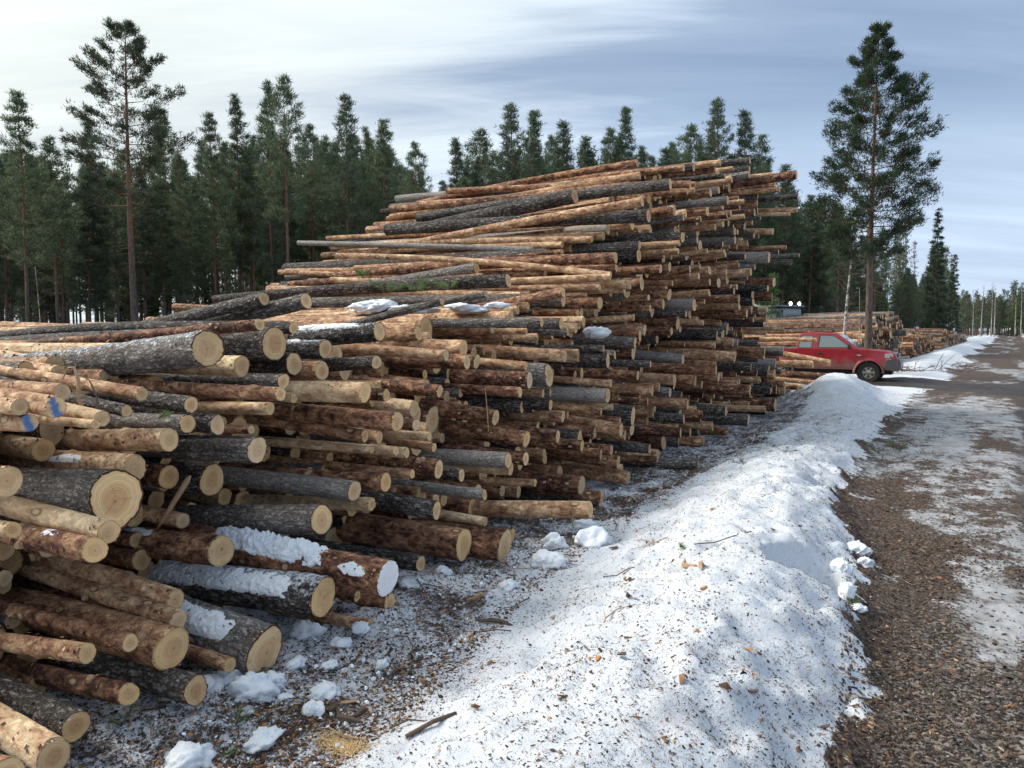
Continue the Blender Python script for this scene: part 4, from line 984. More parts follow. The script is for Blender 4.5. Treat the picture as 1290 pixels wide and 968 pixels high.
snow_on_log(byman[53], -.1, -1.5, thn(.15), .8, .016, 9.3, 'snow film on the dark crest log with oval orange end', .50)
snow_on_log(byman[54], -.1, -.9, thn(.15), .8, .014, 12.3, 'snow film on the dark crest log beside the egg shaped face', .50)
snow_on_log(byman[18], -.35, -.8, thn(.2), .8, .012, 14.3, 'snow crumbs on the tan log above the biggest log', .50)
snow_on_log(byman[21], -.15, -.6, thn(.1), .8, .012, 15.3, 'snow crumbs on the brown log below the biggest log', .50)

def lump(name, c, r, seed, flat=.6, mat=None, sub_=4, amp=.55):
    import bmesh
    bm = bmesh.new(); bmesh.ops.create_icosphere(bm, subdivisions=sub_, radius=1.0)
    co_ = np.array([v.co[:] for v in bm.verts]); n_ = fbm(co_[:, 0]*1.8+seed*5.3, co_[:, 1]*1.8+co_[:, 2]*1.7+seed, 4); n2_ = fbm(co_[:, 0]*6+seed, co_[:, 2]*6+co_[:, 1]*5, 4)*1.6-.3
    rg = random.Random(int(seed*1000)); sx, sy = rg.uniform(.8, 1.3), rg.uniform(.7, 1.1); an = rg.uniform(0, 3)
    k = 1+amp*(n_-.5)*2+.16*(n2_-.5)*2
    q = co_*k[:, None]*np.array([sx, sy, flat])*r
    R_ = np.array([[math.cos(an), -math.sin(an), 0], [math.sin(an), math.cos(an), 0], [0, 0, 1]]); q = q@R_.T
    for v, p_ in zip(bm.verts, q): v.co = p_
    me = bpy.data.meshes.new(name); bm.to_mesh(me); bm.free(); me.polygons.foreach_set('use_smooth', [True]*len(me.polygons))
    me.materials.append(mat or SNOW); return link(name, me, None, c)
def at_log(g, x, up=0.0, side=0.0): return Vector(g.e+g.d*x+ZV*(g.r+up)+P*side)
tag(lump('snow_clump', Vector(world(byman[142].s-.55, byman[142].l-.35, byman[142].z+.15)), .19, 2.2, .45), 'white lump of snow caught between logs in the middle of the stack', 'snow lump')
for k, (s_, l_, z_, r_) in enumerate([(6.3, -6.0, 2.14, .20), (6.6, -6.3, 2.17, .22), (6.5, -5.6, 2.12, .16), (6.9, -5.1, 2.13, .15), (7.2, -4.9, 2.17, .11), (1.9, -6.3, 1.66, .16), (2.1, -5.6, 1.68, .12), (2.3, -6.8, 1.72, .14)]):
    tag(lump('snow_clump', wv(s_, l_, z_-.05), r_*1.35, k+.7, .26), ['round snow heap behind the green pine sprig', 'larger snow heap behind the green pine sprig', 'flat snow heap right of the green pine sprig', 'snow crumbs among slim logs right of the pine sprig', 'rightmost snow crumb by the pine sprig',
      'flat snow on the logs at the left edge', 'small snow on the logs left of the leaning pair', 'snow hump on the far tips of the left logs'][k], 'snow lump', 'snow heaps on the stack')
CL = [(3.05, -3.48, 0.096), (2.73, -3.21, 0.057), (2.40, -3.15, 0.101), (2.52, -3.13, 0.071), (2.59, -2.83, 0.073), (3.07, -3.19, 0.061), (2.99, -2.81, 0.053), (2.45, -3.39, 0.093), (2.31, -3.39, 0.082), (2.45, -2.96, 0.040), (5.47, -3.13, 0.121), (5.69, -2.88, 0.150), (4.36, -2.88, 0.084), (5.02, -2.94, 0.12), (6.10, -3.19, 0.095), (4.92, -3.56, 0.078), (2.82, -3.04, 0.044), (3.23, -3.20, 0.053), (6.48, -0.93, 0.108), (6.17, -0.83, 0.073), (5.11, -0.78, 0.061), (5.01, -0.70, 0.045), (5.65, -0.90, 0.084), (5.44, -1.00, 0.094), (2.39, -2.69, 0.057), (4.37, -3.46, 0.066), (4.02, -3.47, 0.062), (1.85, -2.85, 0.085), (2.08, -2.67, 0.070)]
CLN = ['beside the rusty brown cut face', 'on the litter right of the rusty brown cut face', 'under the short thin log end', 'just below the rusty brown cut face', 'upright like a wedge near the rusty cut face', 'near the splintered lowest log', 'standing on the edge of the litter', 'left of the short thin log end', 'by the orange cut face on the ground', 'smallest by the rusty cut face',
       'near the thick dark red end on the ground', 'largest on the upper litter', 'sunk into the bank edge in the middle', 'broad and flat on the bank edge', 'by the furthest jutting log', 'at the foot of the snowy red log', 'tiny near the rusty cut face', 'below the splintered log', 'furthest on the road edge of the bank', 'on the road edge above the pit', 'on the road edge below the pit', 'lowest on the road edge', 'beside the pit in the bank', 'hanging on the pit rim', 'flat in the lower litter', 'behind the white painted end', 'under the white painted end', 'near the bottom edge', 'in the bottom litter']
for k, (s_, l_, r_) in enumerate(CL):
    tag(lump('snow_clump', wv(s_, l_, gz(s_, l_)+r_*.15), r_*.95, k*1.37+.3, random.Random(k).uniform(.5, .9), sub_=4, amp=.5), 'lump of snow '+CLN[k], 'snow lump', 'snow lumps lying on the ground')
# ------------------------------------------------------------------ leaning sticks, twigs, sprigs
def curve_twig(name, pts, rs, mat, label, cat='twig', group=None, n=6):
    mb = MB(); mb.tube([Vector(p) for p in pts], rs, n); o = mb.build(name, mat, None, smooth=True); return tag(o, label, cat, group)
g25 = byman[25]; q0 = Vector(g25.e)-Vector(g25.d)*1.02+Vector((0, 0, .10))-Vector(P)*.13
mb = MB(); q0 = Vector((-2.27, 4.75, .58)); q1 = Vector((-2.05, 4.75, .92))
mb.tube([q0, q0.lerp(q1, .15)+Vector((.004, 0, 0)), q0.lerp(q1, .5), q0.lerp(q1, .9), q1], [.006, .015, .017, .020, .008], 7)
tag(mb.build('bark_strip', TWIG_PALE, None, smooth=True), 'torn bark strip standing askew before the smooth purple grey log', 'bark strip')
g78 = byman[77]; q0 = Vector(g78.e)-Vector(P)*.12
curve_twig('stick', [q0+Vector((0.0, 0, -.12)), q0+Vector((-.01, 0, .05)), q0+Vector((-.03, 0, .30))], [.008, .006, .003], TWIG_PALE, 'thin upright splinter standing before a round log end in the middle', 'stick')
def gp(px, py, s_, up=0):
    """a point near given stack position (s) as plain numbers"""
    return None
curve_twig('twig', [(-2.42, 4.05, 1.58), (-2.37, 4.02, 1.645), (-2.325, 4.0, 1.65), (-2.305, 4.0, 1.576), (-2.295, 3.98, 1.471), (-2.25, 3.96, 1.408)], [.003, .004, .007, .010, .012, .007], TWIG_PALE, 'thick bent pale branch hanging over tan logs at the left', 'branch')
curve_twig('twig', [(-2.27, 3.97, 1.60), (-2.22, 3.95, 1.585), (-2.177, 3.93, 1.513), (-2.16, 3.92, 1.45), (-2.13, 3.91, 1.405)], [.002, .004, .005, .006, .004], TWIG, 'thin dark twig hanging right of the thick bent branch', 'branch')

def needle_sprig(name, base, size, seed, label, n=60, col=(.13, .21, .07)):
    rg = np.random.default_rng(seed); V = []; F = []; Cc = []
    root = thing(name, label, 'pine sprig', Vector(base)); mb = MB()
    for k in range(4 if size > .1 else 2):
        a = rg.uniform(0, 6.28); d = np.array([math.cos(a), math.sin(a), rg.uniform(.2, 1.2)]); d /= np.linalg.norm(d); ln = size*rg.uniform(.6, 1)
        mb.tube([(0, 0, 0), tuple(d*ln*.5), tuple(d*ln)], [.004, .003, .002], 5)
        for j in range(n):
            t_ = rg.uniform(.25, 1); c = d*ln*t_; q = d*.9+rg.normal(0, .6, 3); q /= np.linalg.norm(q); w = np.cross(q, rg.normal(0, 1, 3)); w /= np.linalg.norm(w); hl = rg.uniform(.03, .055)*(1 if size < .2 else 1.25)
            i = len(V); V += [c-w*.0014, c+w*.0014, c+q*hl]; F.append((i, i+1, i+2)); v_ = rg.uniform(.6, 1.5); Cc += [(col[0]*v_, col[1]*v_, col[2]*v_, 1)]*3
    mb.build('stem', TWIG, root, smooth=True)
    link('needles', mesh_np('needles', V, [F], [NEEDLE], None, {'v': ('FLOAT_COLOR', Cc)}, False), root); return root
needle_sprig('pine_sprig', Vector(byman[48].e)-Vector(byman[48].d)*1.35+Vector((0, 0, .09)), .11, 1, 'small green pine sprig standing on the leaning log on the crest')
for k, (s_, l_, z_, sz, lb) in enumerate([(6.15, -5.6, 2.26, .26, 'left tuft of the green pine top lying on the logs'), (6.5, -5.5, 2.28, .26, 'middle tuft of the green pine top lying on the logs'), (6.95, -5.4, 2.32, .34, 'largest tuft of the green pine top lying on the logs'), (7.6, -7.4, 2.55, .2, 'green sprig on the slope below the thin far tips'), (3.1, -4.1, 1.35, .10, 'green sprig among the dark log ends at left'), (2.4, -3.9, 1.36, .10, 'green sprig over the left grey end'), (11.0, -5.5, 3.2, .35, 'sprig caught in the upper slope logs')]):
    needle_sprig('pine_sprig', wv(s_, l_, z_), sz, 20+k, lb, 230 if sz > .15 else 60)
for k, (s_, l_, sz, lb) in enumerate([(1.83, -3.35, .10, 'green sprig by the grey notched log end at lower left'), (2.15, -2.95, .10, 'green needles on the dark litter at lower left'), (1.98, -2.72, .09, 'green needles low by the bottom snow lumps'), (4.0, -3.35, .10, 'green sprig under the snowy red brown log'), (5.3, -3.35, .08, 'green sprig behind the middle snow lump'), (12.2, -1.5, .26, 'green heather tuft on the road edge'), (12.7, -1.35, .26, 'second green heather tuft on the road edge'), (4.91, -1.82, .05, 'tiny green sprig on the white bank'), (5.0, -.72, .06, 'green moss tuft beside the road edge lump')]):
    needle_sprig('pine_sprig', wv(s_, l_, gz(s_, l_)+.01), sz, 40+k, lb, 90 if sz > .2 else 45)
for k, (pts, lb) in enumerate([([(4.85, -1.70), (4.98, -1.60), (5.15, -1.52), (5.22, -1.42)], 'thin curved twig on the white bank beside the tiny sprig'), ([(4.6, -2.25), (4.7, -2.2), (4.72, -2.12), (4.66, -2.05)], 'short hooked twig on the white bank'), ([(2.32, -2.05), (2.42, -1.98), (2.55, -1.96)], 'dark stub of twig at the bottom edge of the bank'), ([(3.6, -2.6), (3.66, -2.5), (3.7, -2.42)], 'small dark twig on the bank below the snowy logs'), ([(2.75, -3.05), (2.82, -2.98), (2.95, -2.98), (3.05, -3.02)], 'looping dark twig among snow lumps near the rusty cut face')]):
    curve_twig('twig', [wv(a, c_, gz(a, c_)+.012+.012*(j % 2)) for j, (a, c_) in enumerate(pts)], [.004 if k != 2 else .010]*len(pts), TWIG, lb, 'twig', None, 5)

# ------------------------------------------------------------------ bark bits, needles, stones: far too many to count
def scatter(name, label, N, slfun, size, colf, mat, kind='flake', seed=0, lift=.002):
    rg = np.random.default_rng(seed); s, l, sc = slfun(rg, N); N = len(s)
    z = terrain(s, l); e_ = .02; zx = (terrain(s+e_, l)-z)/e_; zl = (terrain(s, l+e_)-z)/e_
    nrm = ZV[None]-zx[:, None]*P-zl[:, None]*L; nrm /= np.linalg.norm(nrm, axis=1)[:, None]
    nrm = nrm+rg.normal(0, .28 if kind != 'stone' else .5, (N, 3)); nrm /= np.linalg.norm(nrm, axis=1)[:, None]
    an = rg.uniform(0, 6.28, N); t1 = P[None]*np.cos(an)[:, None]+L[None]*np.sin(an)[:, None]; t1 = t1-(t1*nrm).sum(1)[:, None]*nrm; t1 /= np.linalg.norm(t1, axis=1)[:, None]; t2 = np.cross(nrm, t1)
    c = s[:, None]*P+l[:, None]*L+z[:, None]*ZV+nrm*lift
    r = size(rg, N)*sc
    if kind == 'flake':      # irregular bent five-sided flake with a raised middle
        k = 5; A = np.linspace(0, 6.283, k, endpoint=False)[None]+rg.uniform(-.4, .4, (N, k)); asp = rg.uniform(.25, .8, N)[:, None]
        RR = r[:, None]*rg.uniform(.6, 1.15, (N, k))
        V = c[:, None, :]+t1[:, None, :]*(RR*np.cos(A))[..., None]+t2[:, None, :]*(RR*np.sin(A)*asp)[..., None]+nrm[:, None, :]*(r[:, None]*rg.uniform(-.05, .2, (N, k)))[..., None]
        top = c+nrm*(r*.30)[:, None]; V = np.concatenate([V, top[:, None]], 1).reshape(-1, 3)
        b0 = (np.arange(N)*(k+1))[:, None]; F = np.stack([b0+np.arange(k)[None], b0+(np.arange(k)+1)[None] % k, b0+k+np.zeros((1, k), int)], -1).reshape(-1, 3); nv = k+1
    elif kind == 'needle':
        w = .0016+.0*r; V = np.stack([c-t2*.0012, c+t2*.0012, c+t1*r[:, None]+nrm*(r*rg.uniform(0, .35, N))[:, None]], 1).reshape(-1, 3); F = np.arange(N*3).reshape(-1, 3); nv = 3
    else:
        k = 5; A = np.linspace(0, 6.283, k, endpoint=False)[None]+rg.uniform(-.3, .3, (N, k)); RR = r[:, None]*rg.uniform(.7, 1.1, (N, k)); asp = rg.uniform(.6, 1, N)[:, None]
        V = c[:, None, :]+t1[:, None, :]*(RR*np.cos(A))[..., None]+t2[:, None, :]*(RR*np.sin(A)*asp)[..., None]
        V2 = c[:, None, :]+t1[:, None, :]*(RR*.6*np.cos(A+.2))[..., None]+t2[:, None, :]*(RR*.6*np.sin(A+.2)*asp)[..., None]+nrm[:, None, :]*(r*.65)[:, None, None]
        V = np.concatenate([V, V2], 1).reshape(-1, 3); b0 = (np.arange(N)*10)[:, None]; kk = np.arange(5)[None]; k1 = (kk+1) % 5
        Fq = np.stack([b0+kk, b0+k1, b0+5+k1, b0+5+kk], -1).reshape(-1, 4); Ft = np.stack([b0+5+0*kk[:, :3], b0+5+kk[:, :3]+1, b0+5+kk[:, :3]+2], -1).reshape(-1, 3); F = None; nv = 10
    cc = np.repeat(colf(rg, N), nv, 0)
    me = mesh_np(name, V, [F] if F is not None else [Fq, Ft], [mat], None, {'v': ('FLOAT_COLOR', cc)}, False)
    return tag(link(name, me), label, None, None, 'stuff')
def pal(cols, wts):
    cols = np.array(cols); wts = np.array(wts)/sum(wts)
    def f(rg, N):
        c = cols[rg.choice(len(cols), N, p=wts)]*rg.uniform(.6, 1.35, (N, 1)); return np.concatenate([c, np.ones((N, 1))], 1)
    return f
def sl_bank(rg, N):
    s = 1.0+rg.power(1.0, N)*0; s = np.exp(rg.uniform(math.log(1.3), math.log(24), N)); l = rg.uniform(-4.2, -.3, N)
    e = le(s); f = np.interp(s, LF_S, LF_L); dens = np.where(l < e, .58+.5*sstep(l, e-.75, e-.1)+.6*sstep(-l, -f-.5, -f+.1)+.35*sstep(s, 6, 9), 0)*(.15+1.7*fbm(s*2.5, l*2.5, 4)**1.6)
    pit = ((s-5.25)/.42)**2+((l+1.08)/.25)**2 < .9
    m = (rg.random(N) < dens) & (~pit | (rg.random(N) < .06)); return s[m], l[m], np.ones(m.sum())
def sl_foot(rg, N):
    s = np.exp(rg.uniform(math.log(.9), math.log(17), N)); f = np.interp(s, LF_S, LF_L); l = f+.25-np.abs(rg.normal(0, .55, N))*1.3
    m = (fbm(s*3.3+7, l*3.3, 3) > .40) | (rg.random(N) < .3); return s[m], l[m], np.ones(m.sum())
def sl_right(rg, N):
    s = np.exp(rg.uniform(math.log(1.6), math.log(22), N)); e = le(s); l = e-.05+np.abs(rg.normal(0, 1, N))*np.where(s < 8, .95, 1.4)
    dens = np.clip(1.15-.85*sstep(l, e+.35, e+1.3), .1, 1)*(1-.85*sstep(icy(s, l), -.02, .16)*sstep(l, e+.15, e+.6))*(.25+1.1*sstep(fbm(s*2.1, l*2.1+60, 4), .35, .6)); m = (rg.random(N) < dens) & (l < 4.3); return s[m], l[m], np.ones(m.sum())
BR = [(.30, .155, .075), (.16, .085, .05), (.075, .045, .032), (.035, .024, .020), (.50, .33, .18), (.40, .19, .07)]
scatter('bark_crumbs', 'small bark crumbs and needles sprinkled over the white snow bank', 190000, sl_bank, lambda r, N: .0028+.0085*r.random(N)**2.6, pal(BR, [2, 3, 5, 8, .8, 1]), DEBRIS, seed=1)
scatter('bark_flakes', 'larger orange and brown bark flakes lying on the snow bank', 3200, sl_bank, lambda r, N: .008+.022*r.random(N)**2.5, pal(BR, [3, 4, 3, 1, 1, 4]), DEBRIS, seed=2, lift=.004)
scatter('needle_litter', 'dark fallen needles sprinkled over the snow bank', 110000, sl_bank, lambda r, N: .010+.022*r.random(N), pal([(.06, .035, .022), (.11, .065, .035), (.03, .02, .016)], [1, 1, 1]), DEBRIS, kind='needle', seed=3, lift=.003)
scatter('bark_litter', 'bark and twig litter at the foot of the log stack', 42000, sl_foot, lambda r, N: .004+.016*r.random(N)**2.6, pal(BR, [3, 4, 5, 5, 1.2, 1.5]), DEBRIS, seed=4)
scatter('road_litter', 'brown bark and chip litter on the road edge', 46000, sl_right, lambda r, N: .005+.020*r.random(N)**2.4, pal([(.17, .10, .065), (.11, .07, .048), (.065, .045, .035), (.035, .026, .022), (.34, .25, .17), (.28, .14, .07)], [3, 4, 6, 6, .8, .8]), DEBRIS, seed=5)
def sl_grav(rg, N):
    s = np.exp(rg.uniform(math.log(2.2), math.log(12), N)); l = rg.normal(-.05, .55, N)+.0*s; e = le(s)
    m = (l > e+.08) & (rg.random(N) < (np.exp(-((s-4.2)/3.0)**2)+.10)*(1-.8*sstep(icy(s, l), -.02, .16))); return s[m], l[m], np.ones(m.sum())
scatter('gravel', 'small stones embedded in the muddy road edge', 26000, sl_grav, lambda r, N: .005+.011*r.random(N)**2, pal([(.10, .085, .075), (.19, .17, .155), (.05, .043, .038), (.17, .12, .085)], [3, 2, 4, 2]), STONE, kind='stone', seed=6, lift=-.001)
def sl_saw(rg, N):
    s = rg.normal(2.25, .035, N); l = rg.normal(-2.36, .075, N)+(s-2.25)*-.4; return s, l, np.ones(N)
scatter('sawdust', 'small heap of yellow sawdust on the snow at the bottom edge', 2600, sl_saw, lambda r, N: .003+.004*r.random(N), pal([(.55, .36, .16), (.42, .26, .12), (.66, .48, .25)], [1, 1, 1]), DEBRIS, seed=8, lift=.008)
def sl_snowbits(rg, N):
    s = np.exp(rg.uniform(math.log(1.3), math.log(16), N)); f = np.interp(s, LF_S, LF_L); l = f+.15-np.abs(rg.normal(0, .5, N)); return s, l, np.ones(N)
scatter('snow_crumbs', 'crumbs of snow on the litter at the logs foot', 1500, sl_snowbits, lambda r, N: .005+.016*r.random(N)**3, pal([(.8, .85, .92)], [1]), STONE, kind='stone', seed=9)
# individually visible large flakes
rf = random.Random(4)
for k, (s_, l_, sz, an, lb) in enumerate([(5.55, -2.62, .055, .6, 'long orange bark flake on the bank below the yellow brown log'), (6.3, -2.05, .05, .9, 'pointed orange wood splinter high on the bank'), (2.55, -2.62, .05, .3, 'curled orange bark flake at the lower left of the bank'), (2.12, -2.63, .045, 1.2, 'brown bark flake by the bottom snow lumps'), (3.13, -.83, .03, .2, 'dark brown bark slab at the bottom right of the bank'), (2.95, -1.35, .028, .4, 'flat reddish bark chip low on the bank'), (3.9, -2.25, .03, 1.0, 'orange chip in the middle of the bank'), (3.6, -.52, .035, 2.0, 'rusty bark piece on the road edge'), (3.35, -.58, .03, .5, 'orange leaf like chip on the road edge')]):
    mb = MB(); n_ = 7; pts = [(math.cos(2*PI*j/n_)*sz*rf.uniform(.75, 1.1), math.sin(2*PI*j/n_)*sz*.38*rf.uniform(.7, 1.2)) for j in range(n_)]
    vt = [(x, y, .010+.25*abs(x)*rf.uniform(0, .6)) for x, y in pts]; vb_ = [(x*.95, y*.95, z-.005) for x, y, z in vt]
    mb.add(vt+vb_, [tuple(range(n_)), tuple(reversed(range(n_, 2*n_)))]+[(j, (j+1) % n_, n_+(j+1) % n_, n_+j) for j in range(n_)])
    o = mb.build('bark_flake', TWIG_PALE if k in (1, 2, 6) else TWIG, None); o.location = wv(s_, l_, gz(s_, l_)+.004); o.rotation_euler = (0, 0, an); tag(o, lb, 'bark flake', 'large bark flakes on the snow')

# ------------------------------------------------------------------ more log stacks beyond the pickup
def stack(name, label, tops, tz, lf, seed, radii, pool, aa, ln, zoff=.05, nmax=500):
    rg = random.Random(seed); cs = pack([], tops[0], tops[-1], lambda s: np.interp(s, tops, tz), radii, seed, nmax, zoff); out = []
    for s, z, r in cs:
        out.append(mk(s, lf+rg.gauss(0, .22), z, r, aa+rg.gauss(0, .012), rg.choice(pool), None, rg.gauss(0, .015), ln*rg.uniform(.9, 1.05)))
    return merged_logs(name, out, label, 'log stack', 8, 4)
stack('log_stack', 'second stack of thick dark logs behind the red pickup and lone pine', [33.4, 34, 36, 38, 41, 45, 48, 50, 50.6], [.3, 1.2, 1.9, 2.3, 2.65, 2.75, 2.4, 1.9, .4], -5.3, 21, [.10, .13, .17, .2], ['D', 'R', 'g', 'r', 'D', 'G', 'R', 'O'], .03, 5.0)
stack('log_stack', 'third stack of slimmer reddish logs beyond the thick dark ones', [51.5, 52, 57, 64, 70, 70.6], [.4, 1.6, 2.3, 2.75, 2.4, .4], -5.0, 22, [.09, .12, .15], ['r', 'O', 'R', 'r', 'g'], .0, 4.0)
stack('log_stack', 'farthest low stack of pale grey logs by the road', [76, 77, 90, 110, 118, 119], [.5, 2.3, 2.9, 3.0, 2.6, .5], -4.6, 23, [.13, .17, .2], ['W', 'G', 'r', 'R', 'W'], .0, 4.5)
# short separate logs at the far end of the tall stack
sep = [(21.6, -3.9, .95, .085, -.16, 'O', 'long pole jutting down across the side of the red pickup'), (22.3, -4.4, 1.55, .06, 0, 'O', 'pole end reaching before the rear window of the pickup'), (20.9, -3.6, .42, .06, -.08, 'O', 'thin pole pointing at the pickup sill'), (21.0, -3.9, .62, .09, -.02, 'R', 'dark red log end low beside the pickup bed'), (19.6, -3.2, .12, .07, .0, 'r', 'short log lying on snow behind the mound'), (20.4, -4.1, .95, .09, .0, 'O', 'tan log end at the level of the pickup bed')]
for s, l, z, r, a, tn, lb in sep:
    g = mk(s, l, z, r, a, tn, lb, .0, 3.6, 900+int(s*10)); g.vis = 100; build_log(g)

# ------------------------------------------------------------------ trees
def tufts(rg, pts, dirs, K, ln, w, col, spread=.75):
    """needle tufts: K narrow triangles fanning out from each point"""
    n = len(pts); pts = np.repeat(pts, K, 0); d = np.repeat(dirs, K, 0)+rg.normal(0, spread, (n*K, 3)); d /= np.linalg.norm(d, axis=1)[:, None]
    q = np.cross(d, rg.normal(0, 1, (n*K, 3))); q /= np.linalg.norm(q, axis=1)[:, None]; le_ = ln*rg.uniform(.6, 1.2, n*K)[:, None]; p0 = pts+rg.normal(0, ln*.42, (n*K, 3))*np.array([1, 1, .6])
    V = np.stack([p0-q*w, p0+q*w, p0+d*le_], 1).reshape(-1, 3); v_ = np.repeat(rg.uniform(.55, 1.5, n), K)*rg.uniform(.8, 1.2, n*K)
    c = np.array(col)[None]*v_[:, None]; c = np.concatenate([c, np.ones((n*K, 1))], 1); return V, np.repeat(c, 3, 0)
def tree_mesh(seed, H, cb, cr, nl, nt_, K, ln, w, col, tr, kind='pine', dead=True, shape=None, vz=.11, flat=False):
    rg = np.random.default_rng(seed); mb = MB(); bx, by = rg.normal(0, .012*H, 2)
    def ctr(z): t_ = z/H; return np.array([bx*math.sin(PI*t_)*.6, by*math.sin(PI*t_*.8)*.6, z])
    zs = np.linspace(-.3, H, 11); mb.tube([tuple(ctr(z)) for z in zs], [tr*(1-.93*(max(z, 0)/H)**.9)*(1.18 if z < .1 else 1) for z in zs], 9 if tr > .13 else 7)
    P_ = []; D_ = []
    ga = rg.uniform(0, 6)
    for k in range(nl):
        t_ = (k+rg.uniform(0, .8))/nl; z = (cb+(1-cb)*t_)*H; ga += 2.4+rg.normal(0, .35)
        if shape: L_ = cr*shape(t_)*rg.uniform(.65, 1.15)
        elif kind == 'pine': L_ = cr*((1-t_)**.85*(.5+.5*min(1, t_*3))+.05)*rg.uniform(.35, 1.25)
        else: L_ = cr*(1-t_)**.9*rg.uniform(.8, 1.1)+.08
        up = (rg.normal(.0, .07)+.30*t_+.5*max(0, t_-.75)*3) if flat else (-.05+.75*t_+rg.normal(0, .10)) if kind == 'pine' else (-.38+.5*t_)
        dr = np.array([math.cos(ga), math.sin(ga), up]); dr /= np.linalg.norm(dr); c0 = ctr(z)
        tip = c0+dr*L_+np.array([0, 0, .18*L_ if kind == 'pine' else .10*L_]); mdl = c0+dr*L_*.5+np.array([0, 0, -.03*L_])
        mb.tube([tuple(c0), tuple(mdl), tuple(tip)], [max(.012, tr*.17*(1-t_*.6)), max(.008, tr*.10*(1-t_*.6)), .005], 4, False)
        side = np.cross(dr, ZV); side /= np.linalg.norm(side)+1e-9
        m = max(3, int(nt_*(.35+L_/cr))); 
        for j in range(m):
            f = rg.uniform(.30 if kind == 'pine' else .08, 1.0)**(.7 if kind == 'pine' else .9); sp_ = (1.05-f)*L_*.55
            o_ = side*rg.uniform(-1, 1)*sp_; base = c0*(1-f)+tip*f if f > .5 else c0+(mdl-c0)*f*2
            q = base+o_+np.array([0, 0, rg.normal(0, vz*L_)+abs(np.linalg.norm(o_))*.12]); P_.append(q); dd = dr*.5+o_*.6/(L_*.4+.01)+np.array([0, 0, .55 if kind == 'pine' else -.25]); D_.append(dd/np.linalg.norm(dd))
            if kind == 'pine' and tr > .13 and j % 2 == 0: mb.tube([tuple(base*.75+(c0+dr*L_*.3)*.25), tuple(q)], [.010, .004], 3, False)
    if dead:
        for k in range(int(8+nl*.35)):      # bare dead limbs below the crown
            z = rg.uniform(.18, cb+.05)*H; a_ = rg.uniform(0, 6.28); L_ = rg.uniform(.2, .75)*cr*.6; c0 = ctr(z); d_ = np.array([math.cos(a_), math.sin(a_), rg.uniform(-.3, .25)])
            mb.tube([tuple(c0), tuple(c0+d_*L_*.5), tuple(c0+d_*L_+np.array([0, 0, -.06]))], [.014, .009, .004], 3, False)
    V, c = tufts(rg, np.array(P_), np.array(D_), K, ln, w, col, .62 if kind == 'pine' else .5)
    tme = bpy.data.meshes.new('trunk'); tme.from_pydata(mb.v, [], mb.f); tme.materials.append(TRUNK); tme.polygons.foreach_set('use_smooth', [True]*len(tme.polygons)); tme.update()
    cme = mesh_np('crown', V, [np.arange(len(V)).reshape(-1, 3)], [NEEDLE], None, {'v': ('FLOAT_COLOR', c)}, False)
    return tme, cme, H
GPINE = (.100, .132, .084); GP2 = (.118, .156, .088); GSPR = (.030, .052, .030)
VAR = [tree_mesh(100+k, 15, cb, cr, int(nl*1.5), 17, 11, .24, .019, GPINE if k % 2 else GP2, .115, 'pine') for k, (cb, cr, nl) in enumerate([(.38, 2.0, 54), (.30, 1.7, 60), (.44, 2.1, 48), (.26, 2.0, 62), (.40, 1.5, 54), (.20, 1.9, 66), (.50, 2.3, 42), (.34, 1.4, 52), (.28, 2.3, 50)])]
SPR = [tree_mesh(200+k, 12, .06, cr, 60, 14, 12, .24, .030, GSPR, .11, 'spruce', False) for k, cr in enumerate([1.35, 1.7])]
YNG = [tree_mesh(220+k, 5, .04, 1.25, 26, 12, 10, .22, .026, (.075, .125, .045), .05, 'pine', False) for k in range(2)]
def plant_tree(var, x, y, H, label, name='pine_tree', cat='tree', group=None, rot=None, wid=1.0, rg=random.Random(8)):
    sc = (H*.98-.25)/var[2]; e = bpy.data.objects.new(name, None); COL.objects.link(e)
    s_ = x*P[0]+y*P[1]; l_ = x*L[0]+y*L[1]; e.location = (x, y, gz(s_, l_)-.05)
    w_ = sc**.6*wid; e.scale = (w_, w_, sc); e.rotation_euler = (0, 0, rg.uniform(0, 6.28) if rot is None else rot); tag(e, label, cat, group)
    link('trunk', var[0], e); link('crown', var[1], e); return e
SIL = [(-21.8, 34.0, 12.6), (-21.6, 36.0, 11.1), (-24.1, 44.0, 14.3), (-21.0, 46.0, 15.3), (-16.5, 42.0, 13.9), (-15.9, 44.0, 15.5), (-13.1, 42.0, 15.6), (-11.8, 40.0, 15.2), (-12.1, 46.0, 14.4), (-9.5, 44.0, 15.6), (-8.9, 47.0, 14.6), (-7.5, 46.0, 14.8), (-6.3, 50.0, 14.4), (-4.3, 56.0, 16.2), (-2.4, 58.0, 17.3), (-0.2, 56.0, 18.7), (1.7, 58.0, 18.8), (4.0, 60.0, 18.5), (5.7, 62.0, 17.8), (7.6, 60.0, 17.9), (8.9, 60.0, 19.6), (13.3, 66.0, 17.9), (13.5, 58.0, 17.6), (14.8, 56.0, 19.0), (16.8, 56.0, 18.2), (18.9, 58.0, 16.9), (21.1, 60.0, 15.1), (24.1, 62.0, 13.1), (22.5, 52.0, 10.7)]
